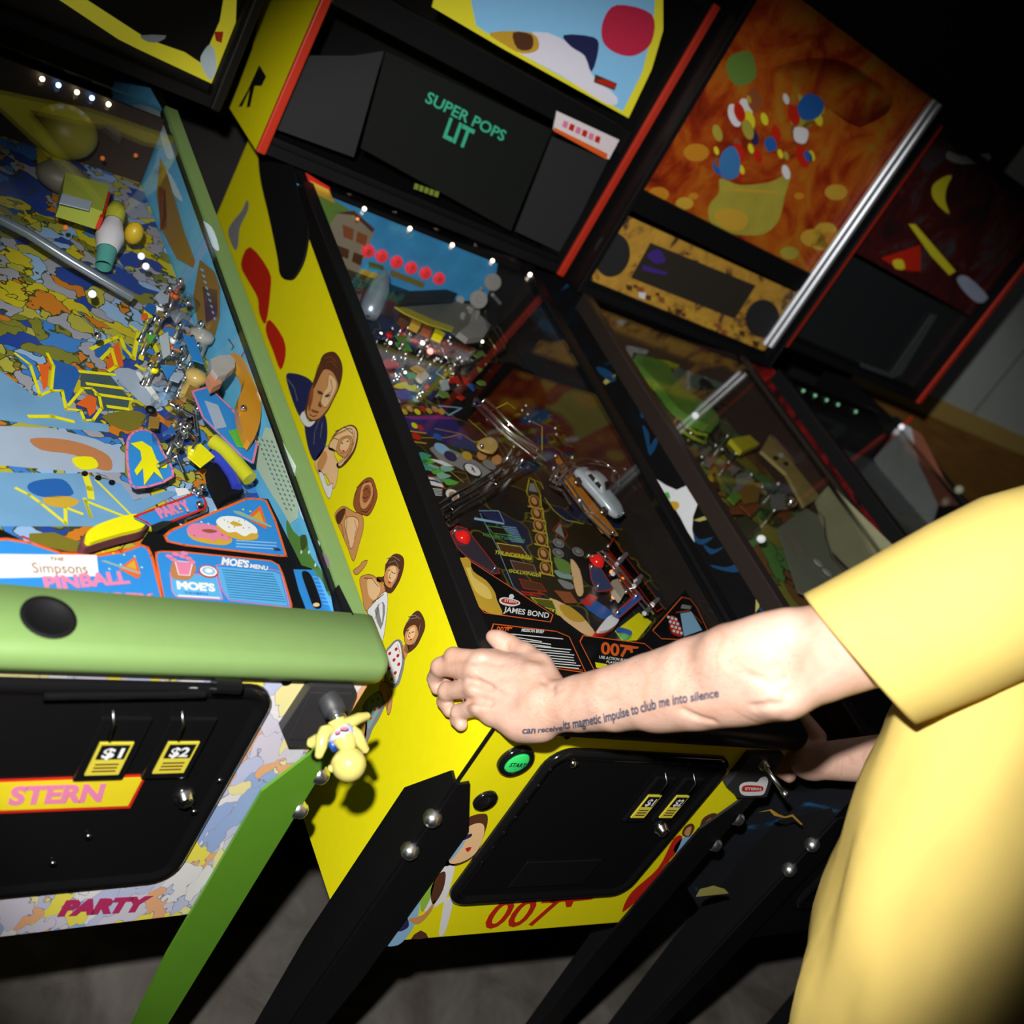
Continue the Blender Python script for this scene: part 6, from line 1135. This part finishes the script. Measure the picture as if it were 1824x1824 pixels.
for c, L_ in FG.items():
    S2 = Field(F.lo, F.lo+F.h*(F.n-1), F.h) if False else None
    for j, ((a, ra), (b, rb)) in enumerate(zip(L_, L_[1:])): F.cone(a, b, ra, rb, .0016 if j else .003)
    F.cone(L_[0][0]-view*.0068, L_[0][0]-view*.0062+(L_[1][0]-L_[0][0])*.08, .0092, .0085, .005)       # knuckle
    F.cone(L_[1][0]-view*.001, L_[1][0]-view*.001+np.array((0, 0, .0005)), L_[1][1]*1.04, L_[1][1]*1.0, .005)
TH = [(H(1390,740,1.232), .0185), (H(1255,500,1.262), .0165), (H(1120,370,1.284), .0128), (H(950,275,1.300), .0118), (H(850,228,1.304), .0110), (H(785,195,1.306), .0088)]
for (a, ra), (b, rb) in zip(TH, TH[1:]): F.cone(a, b, ra, rb, .006)
F.cone(H(1250,620,1.25), H(1050,500,1.270), .015, .012, .014)            # web of the thumb
for c in 'imrp': F.cone(wr*.75+MC[c]*.25-view*.0135, MC[c]-view*.0098, .0035, .0042, .0045) # tendons
P1, F1 = F.mesh()
bv0 = BVHTree.FromPolygons([Vector(v) for v in P1], F1.tolist()); K3 = crop(700, 1050, 2.28)
def skin0(p, off):
    d = ray(*p).normalized(); h_ = bv0.ray_cast(CAM, d)[0]; return None if h_ is None else np.array(h_-d*off)
for kk, pts, rr_ in ((K3, [(1555,320),(1585,370),(1600,420),(1596,455)], .0036), (K3, [(1515,330),(1552,380),(1572,430)], .0032), (K3, [(1440,350),(1500,368),(1548,410)], .003), (K3, [(1460,480),(1530,470),(1590,470)], .003),
                     (K3, [(1175,492),(1230,520),(1300,538)], .003), (zh, [(545,645),(640,660),(760,700)], .0032), (zh, [(530,850),(640,850),(760,870)], .0032), (zh, [(600,440),(700,430),(860,470)], .0030), (zh, [(1300,640),(1380,700),(1400,760)], .003), (zh, [(900,355),(925,300),(915,270)], .0022)):
    q = [skin0(kk(*p), .0012) for p in pts]
    for a, b in zip(q, q[1:]):
        if a is not None and b is not None and np.linalg.norm(a-b) < .06: F.cut(a, b, rr_, .004)
P1, F1 = F.mesh()
# the rest of the body on coarser grids: other arm, then trunk, neck and head
F2 = Field((.38, -.42, .88), (.92, .18, 1.56), .005)
SH2 = (.575, -.235, 1.435); EL2 = tuple(at(1790, 1345, 1.37)); WR2 = tuple(at(1440, 1356, 1.59))
F2.cone(SH2, EL2, .052, .045, .02)
e, w_ = np.array(EL2), np.array(WR2); F2.cone(e, e*.6+w_*.4, .043, .038, .02); F2.cone(e*.6+w_*.4, w_, .038, .026, .02)
F2.cone(w_, (.598, .03, .985), .027, .020, .015, ((0, 0, 1), 1.3)); 
for dz, dx in ((0, 0), (.0, .0)): pass
for i, (y0, z0_) in enumerate(((.065, .97), (.05, .95), (.035, .932), (.018, .918))):
    F2.cone((.588, y0-.03, z0_+.02), (.593, y0+.025, z0_-.005), .0115, .0095, .006); F2.cone((.593, y0+.025, z0_-.005), (.580, y0+.045, z0_-.022), .0095, .0085, .005)
F2.cone((.600, .0, 1.01), (.592, .055, 1.015), .014, .011, .008); F2.cone((.592, .055, 1.015), (.588, .085, 1.02), .011, .009, .006)
P2, F2_ = F2.mesh()
F3 = Field((.12, -.62, .84), (.66, .06, 1.86), .009)
F3.cone((.33, -.46, .92), (.45, -.48, .92), .10, .10, .04); F3.cone((.39, -.47, .95), (.40, -.38, 1.2), .09, .10, .04); F3.cone((.33, -.33, 1.30), (.48, -.33, 1.30), .08, .08, .04)
F3.cone((.27, -.27, 1.43), (.55, -.27, 1.42), .045, .045, .04); F3.cone((.39, -.27, 1.45), (.395, -.23, 1.56), .058, .052, .03)
hc = np.array((.395, -.20, 1.66)); F3.cone(hc+(0, -.03, .02), hc+(0, .02, .02), .082, .078, .02); F3.cone(hc+(0, .02, -.02), hc+(0, .045, -.075), .062, .035, .03)
F3.cone(hc+(0, .095, .005), hc+(0, .112, -.022), .010, .013, .012); F3.cone(hc+(-.018, .088, -.058), hc+(.018, .088, -.058), .009, .009, .012)
for s in (-1, 1): F3.cone(hc+(s*.080, -.005, .01), hc+(s*.085, -.012, -.02), .014, .010, .008, ((1, 0, 0), 2.0)); F3.cone(hc+(s*.03, .083, .028), hc+(s*.035, .083, .028), .010, .010, .012)
P3, F3_ = F3.mesh()
SKIN = cloud_mat('skin', [(.35, (.57, .335, .25)), (.55, (.65, .42, .335)), (.72, (.58, .33, .26))], 22, .5)
b = SKIN.node_tree.nodes['Principled BSDF']; sset(b, 'Subsurface Weight', .12); b.inputs['Subsurface Radius'].default_value = (.01, .004, .002) ; sset(b, 'Subsurface Scale', .6)
nt = SKIN.node_tree; tc = nt.nodes.new('ShaderNodeTexCoord'); nz = nt.nodes.new('ShaderNodeTexNoise'); nz.inputs['Scale'].default_value = 320; nz.inputs['Detail'].default_value = 5
n2 = nt.nodes.new('ShaderNodeTexVoronoi'); n2.inputs['Scale'].default_value = 420; ad = nt.nodes.new('ShaderNodeMath'); ad.operation = 'ADD'
nt.links.new(tc.outputs['Object'], nz.inputs['Vector']); nt.links.new(tc.outputs['Object'], n2.inputs['Vector']); nt.links.new(nz.outputs['Fac'], ad.inputs[0]); nt.links.new(n2.outputs['Distance'], ad.inputs[1])
bpn = nt.nodes.new('ShaderNodeBump'); bpn.inputs['Strength'].default_value = .35; bpn.inputs['Distance'].default_value = .0006; nt.links.new(ad.outputs[0], bpn.inputs['Height']); nt.links.new(bpn.outputs['Normal'], b.inputs['Normal'])
pr = bpy.data.objects.new('person', None); COL.objects.link(pr); pr.location = (.38, -.45, 0)
pr['label'] = 'person in a yellow T-shirt leaning over the yellow pinball machine, tattooed forearm'; pr['category'] = 'person'
PO = Vector(pr.location)
def mesh_obj(nm, parts, m, parent=pr, smooth=2):
    vs = np.concatenate([p for p, f in parts])-np.array(PO); fs = []; o = 0
    for p, f in parts: fs.append(f+o); o += len(p)
    me = bpy.data.meshes.new(nm); me.from_pydata(vs.tolist(), [], np.concatenate(fs).tolist()); me.materials.append(m); me.polygons.foreach_set('use_smooth', [True]*len(me.polygons)); me.update()
    ob = bpy.data.objects.new(nm, me); COL.objects.link(ob); ob.parent = parent
    if smooth: s_ = ob.modifiers.new('smooth', 'SMOOTH'); s_.factor = .5; s_.iterations = smooth
    return ob
def legs_mesh():
    F4 = Field((.16, -.66, 0.03), (.62, -.28, .95), .012)
    return F4
body = mesh_obj('body', [(P1, F1), (P2, F2_), (P3, F3_)], SKIN)
bvh = BVHTree.FromPolygons([Vector(v) for v in P1], F1.tolist())
def onskin(p, off=.0005):
    d = ray(*p).normalized(); h_, n_, i_, t_ = bvh.ray_cast(CAM, d)
    return None if h_ is None else h_-d*off
# tattoo: one line of blue-black lettering wrapped on the skin
INK = mat('tattoo_ink', (.03, .055, .11), .6)
def tattoo(words, y_off, name):
    g = G()
    for st, ax_, ay, bx, by, hh in words:
        vs, fs = glyphs(st, .028, .15)
        A_, B_ = Vector((ax_, ay)), Vector((bx, by)); d = (B_-A_); n_ = Vector((d.y, -d.x)).normalized()*hh
        # fine strips so that the letters follow the curve of the arm
        bm = bmesh.new(); V_ = [bm.verts.new((u, v, 0)) for u, v in vs]
        for f in fs:
            try: bm.faces.new([V_[i] for i in f])
            except ValueError: pass
        for ax_i in (0, 1):
            N_ = 9 if ax_i else max(4, len(st)*4)
            for q_ in range(1, N_):
                co = [0, 0, 0]; no = [0, 0, 0]; co[ax_i] = (q_/N_) if ax_i == 0 else -.3+1.3*q_/N_; no[ax_i] = 1
                bmesh.ops.bisect_plane(bm, geom=bm.verts[:]+bm.edges[:]+bm.faces[:], plane_co=co, plane_no=no)
        bm.verts.index_update()
        P_ = [onskin((A_+d*v.co.x+n_*v.co.y)) for v in bm.verts]
        if all(p is not None for p in P_): g.add([p-PO for p in P_], [[v.index for v in f.verts] for f in (bm.verts.index_update() or bm.faces)], INK)
        bm.free()
    return g.build(name, pr, label='blue-black line of lettering along the forearm')
K = crop(700, 1050, 2.28)
wl = [('its', 692,568,722,563,24), ('magnetic', 731,564,848,541,26), ('impulse', 858,540,962,512,28), ('to', 970,510,1000,503,26), ('club', 1008,500,1072,484,30), ('me', 1082,480,1126,470,20), ('into', 1136,468,1198,458,28), ('silence', 1208,456,1325,436,26)]
words = [(st, *K(a, b_), *K(c, d_), 1.4*h_/2.28) for st, a, b_, c, d_, h_ in wl]
wl2 = [('to', 440,585,470,592,14), ('say', 478,596,515,600,14), ('can', 525,600,580,598,15), ('receive', 588,596,690,586,16)]
words += [(st, *K(a, b_-14), *K(c, d_-14), 1.3*h_/2.28) for st, a, b_, c, d_, h_ in wl2[2:]]
tattoo(words, 0, 'tattoo')
# fine hairs on the forearm
rnd = random.Random(5); g = G(); HR = mat('arm_hair', (.30, .17, .10), .6)
for i in range(520):
    t = rnd.random(); x = 960+t*470; c = 1262-(x-960)*.17; y = c+rnd.uniform(-1, .55)*(38+t*45)
    p = onskin((x, y), .0002)
    if p is None: continue
    q = onskin((x-rnd.uniform(3, 11), y+rnd.uniform(-7, 7)), rnd.uniform(.0008, .0025))
    if q is None or (q-p).length > .012: continue
    s_ = (q-p).cross(view if not isinstance(view, np.ndarray) else Vector(view)).normalized()*.00010
    g.add([p-s_-PO, p+s_-PO, q-PO], [(0, 1, 2)], HR)
o = g.build('arm_hair', pr); o['kind'] = 'stuff'
# clothing
SHIRT = mat('yellow_cotton', (.66, .50, .145), .85, bump=.5, bscale=1400, var=.05, spec=.2)
g = G()
def rib(c, u, w, n=36, r=1.0, wob=0, ph=0):
    return [c+(u*cos(2*pi*i/n)+w*sin(2*pi*i/n))*r*(1+wob*sin(3*2*pi*i/n+ph)+wob*.6*sin(5*2*pi*i/n+ph*2.3)) for i in range(n)]
def ivec(dx, dy, d=1.03): return RT @ Vector((dx/FPX*d, -dy/FPX*d, 0))
fw = RT @ Vector((0, 0, -1))
hem = at(1530, 1172, 1.03); sho = at(1870, 1012, 1.03); rings = []
for t in (0, .02, .08, .2, .35, .5, .7, 1.0, 1.25):
    c = hem.lerp(sho, t); u = ivec(98+18*t, 112+16*t)*(1 if t < 1 else 1-.5*(t-1)); w = -fw*(.066+.016*t)+ivec(-20*(1-t), 14*(1-t)); rings.append(rib(c, u, w, 40, 1, .012*min(1, t*4), t*7))
inner = [rib(hem+(sho-hem)*t, ivec(98, 112)*.955, (-fw*.066+ivec(-20, 14))*.955, 40) for t in (.005, .12, .3)]
allr = inner[::-1]+rings; n = 40
g.add([p-PO for r_ in allr for p in r_], [(i*n+k, i*n+(k+1) % n, (i+1)*n+(k+1) % n, (i+1)*n+k) for i in range(len(allr)-1) for k in range(n)], SHIRT, True)
sleeve_rings = rings
# trunk of the shirt: stacked rings leaning forward, loose at the belly
def trunk_c(z):
    t = (z-.80)/(1.45-.80); return Vector((.446-.034*t-.030*sin(pi*t), -.508+.222*t+.043*t*t+.016*sin(pi*t), z))
tr = []; zs_ = [.80+.65*i/26 for i in range(27)]
for i, z in enumerate(zs_):
    t = i/26; a = .185+.015*sin(pi*t); b_ = .135+.012*sin(pi*t*.9)
    if t > .86: q = (t-.86)/.14; a *= 1-.55*q*q; b_ *= 1-.35*q*q
    ring = []
    for k in range(48):
        th = 2*pi*k/48; wv = (.006*sin(5*th+9*t)+.004*sin(9*th-14*t)+.004*sin(3*th+22*t)+.003*sin(14*th+10*t))*.75
        ring.append(trunk_c(z)+Vector(((a+wv)*cos(th), (b_+wv)*sin(th), .012*sin(th))))
    tr.append(ring)
n = 48; g.add([p-PO for r_ in tr for p in r_], [(i*n+k, i*n+(k+1) % n, (i+1)*n+(k+1) % n, (i+1)*n+k) for i in range(26) for k in range(n)], SHIRT, True)
# right sleeve
a_, b_ = Vector(SH2)+Vector((-.02, 0, .02)), Vector(SH2).lerp(Vector(EL2), .62); rr = []
ax = (b_-a_).normalized(); u = ax.orthogonal().normalized(); w = ax.cross(u)
for t, r_ in ((-.3, .05), (0, .075), (.5, .074), (1, .072), (1, .068), (.8, .066)): rr.append(rib(a_.lerp(b_, t), u*r_, w*r_, 28))
n = 28; g.add([p-PO for r_ in rr for p in r_], [(i*n+k, i*n+(k+1) % n, (i+1)*n+(k+1) % n, (i+1)*n+k) for i in range(5) for k in range(n)], SHIRT, True)
shirt = g.build('t_shirt', pr, label='plain yellow cotton T-shirt', recalc=True)
g = G()
sm_ = [trunk_c(z)+Vector((-(.190+.015*sin(pi*i/26)), -.02, 0)) for i, z in enumerate(zs_)][:22]
trs = []
TRO = mat('yellow_trousers', (.56, .42, .08), .85, bump=.4, bscale=1200)
rows = []
for z, c, a, b_ in ((.93, (.40, -.455), .172, .125), (.82, (.40, -.47), .18, .13), (.76, (.40, -.475), .175, .125)):
    rows.append([Vector((c[0]+a*cos(2*pi*k/32), c[1]+b_*sin(2*pi*k/32), z)) for k in range(32)])
n = 32; g.add([p-PO for r_ in rows for p in r_], [(i*n+k, i*n+(k+1) % n, (i+1)*n+(k+1) % n, (i+1)*n+k) for i in range(2) for k in range(n)], TRO, True)
for s in (-1, 1): g.tube([Vector((.40+s*x, y, z))-PO for x, y, z in ((.085, -.475, .80), (.09, -.46, .62), (.10, -.45, .45), (.105, -.47, .25), (.11, -.49, .09))], [.095, .088, .068, .062, .058], TRO, 20)
g.build('trousers', pr, recalc=False)
for s in (-1, 1):
    g = G(); vs = []; secs = [(-.60, .034, .05), (-.57, .042, .095), (-.50, .045, .10), (-.43, .048, .075), (-.36, .046, .055), (-.31, .030, .04)]
    for y, hw, hz in secs: vs += [Vector((.40+s*.11+hw*cos(2*pi*k/14), y, max(.002, hz*.5+hz*.5*sin(2*pi*k/14))))-PO for k in range(14)]
    g.add(vs, [(i*14+k, i*14+(k+1) % 14, (i+1)*14+(k+1) % 14, (i+1)*14+k) for i in range(5) for k in range(14)]+[list(range(14)), [70+k for k in range(14)]], mat('dark_shoe', (.02, .02, .02), .5), True); g.build('shoe', pr, recalc=True)
g = G(); hcv = Vector(hc)
for i in range(1): 
    vs = []; R3 = 14
    for i_ in range(R3+1):
        el = pi/2-i_*(pi*.62)/R3
        for k in range(28):
            a = 2*pi*k/28; r_ = .094*(1+.03*sin(7*a+3*el)); front = max(0, sin(a))
            e2 = max(el, -.9+front*1.35)
            vs.append(hcv+Vector((r_*cos(e2)*cos(a)*.95, r_*cos(e2)*sin(a)*1.08-.012, r_*sin(e2)+.018))-PO)
    g.add(vs, [(i_*28+k, i_*28+(k+1) % 28, (i_+1)*28+(k+1) % 28, (i_+1)*28+k) for i_ in range(R3) for k in range(28)], mat('brown_hair', (.05, .03, .018), .6, bump=.8, bscale=150), True)
g.build('hair', pr)
for s in (-1, 1):
    g = G(); g.ball(hcv+Vector((s*.031, .086, .012))-PO, .0115, mat('eye_white', (.8, .8, .78), .2), 12); g.ball(hcv+Vector((s*.031, .0945, .011))-PO, .005, BRN, 10); g.build('eye', pr)
# red flipper button behind the fingers
g = G(); c = MB.side(zh(370, 648), 0); c = MB.side(zh(360, 655), 0); g.lathe((-.0005, c.y, c.z), (-1, 0, 0), [(0, .0155), (.003, .0155), (.004, .012), (.002, .011), (.005, .0105), (.006, 0)], mat('red_button', (.5, .01, .01), .3), 22); g.build('flipper_button', MB.root, label='red side button under the fingers')
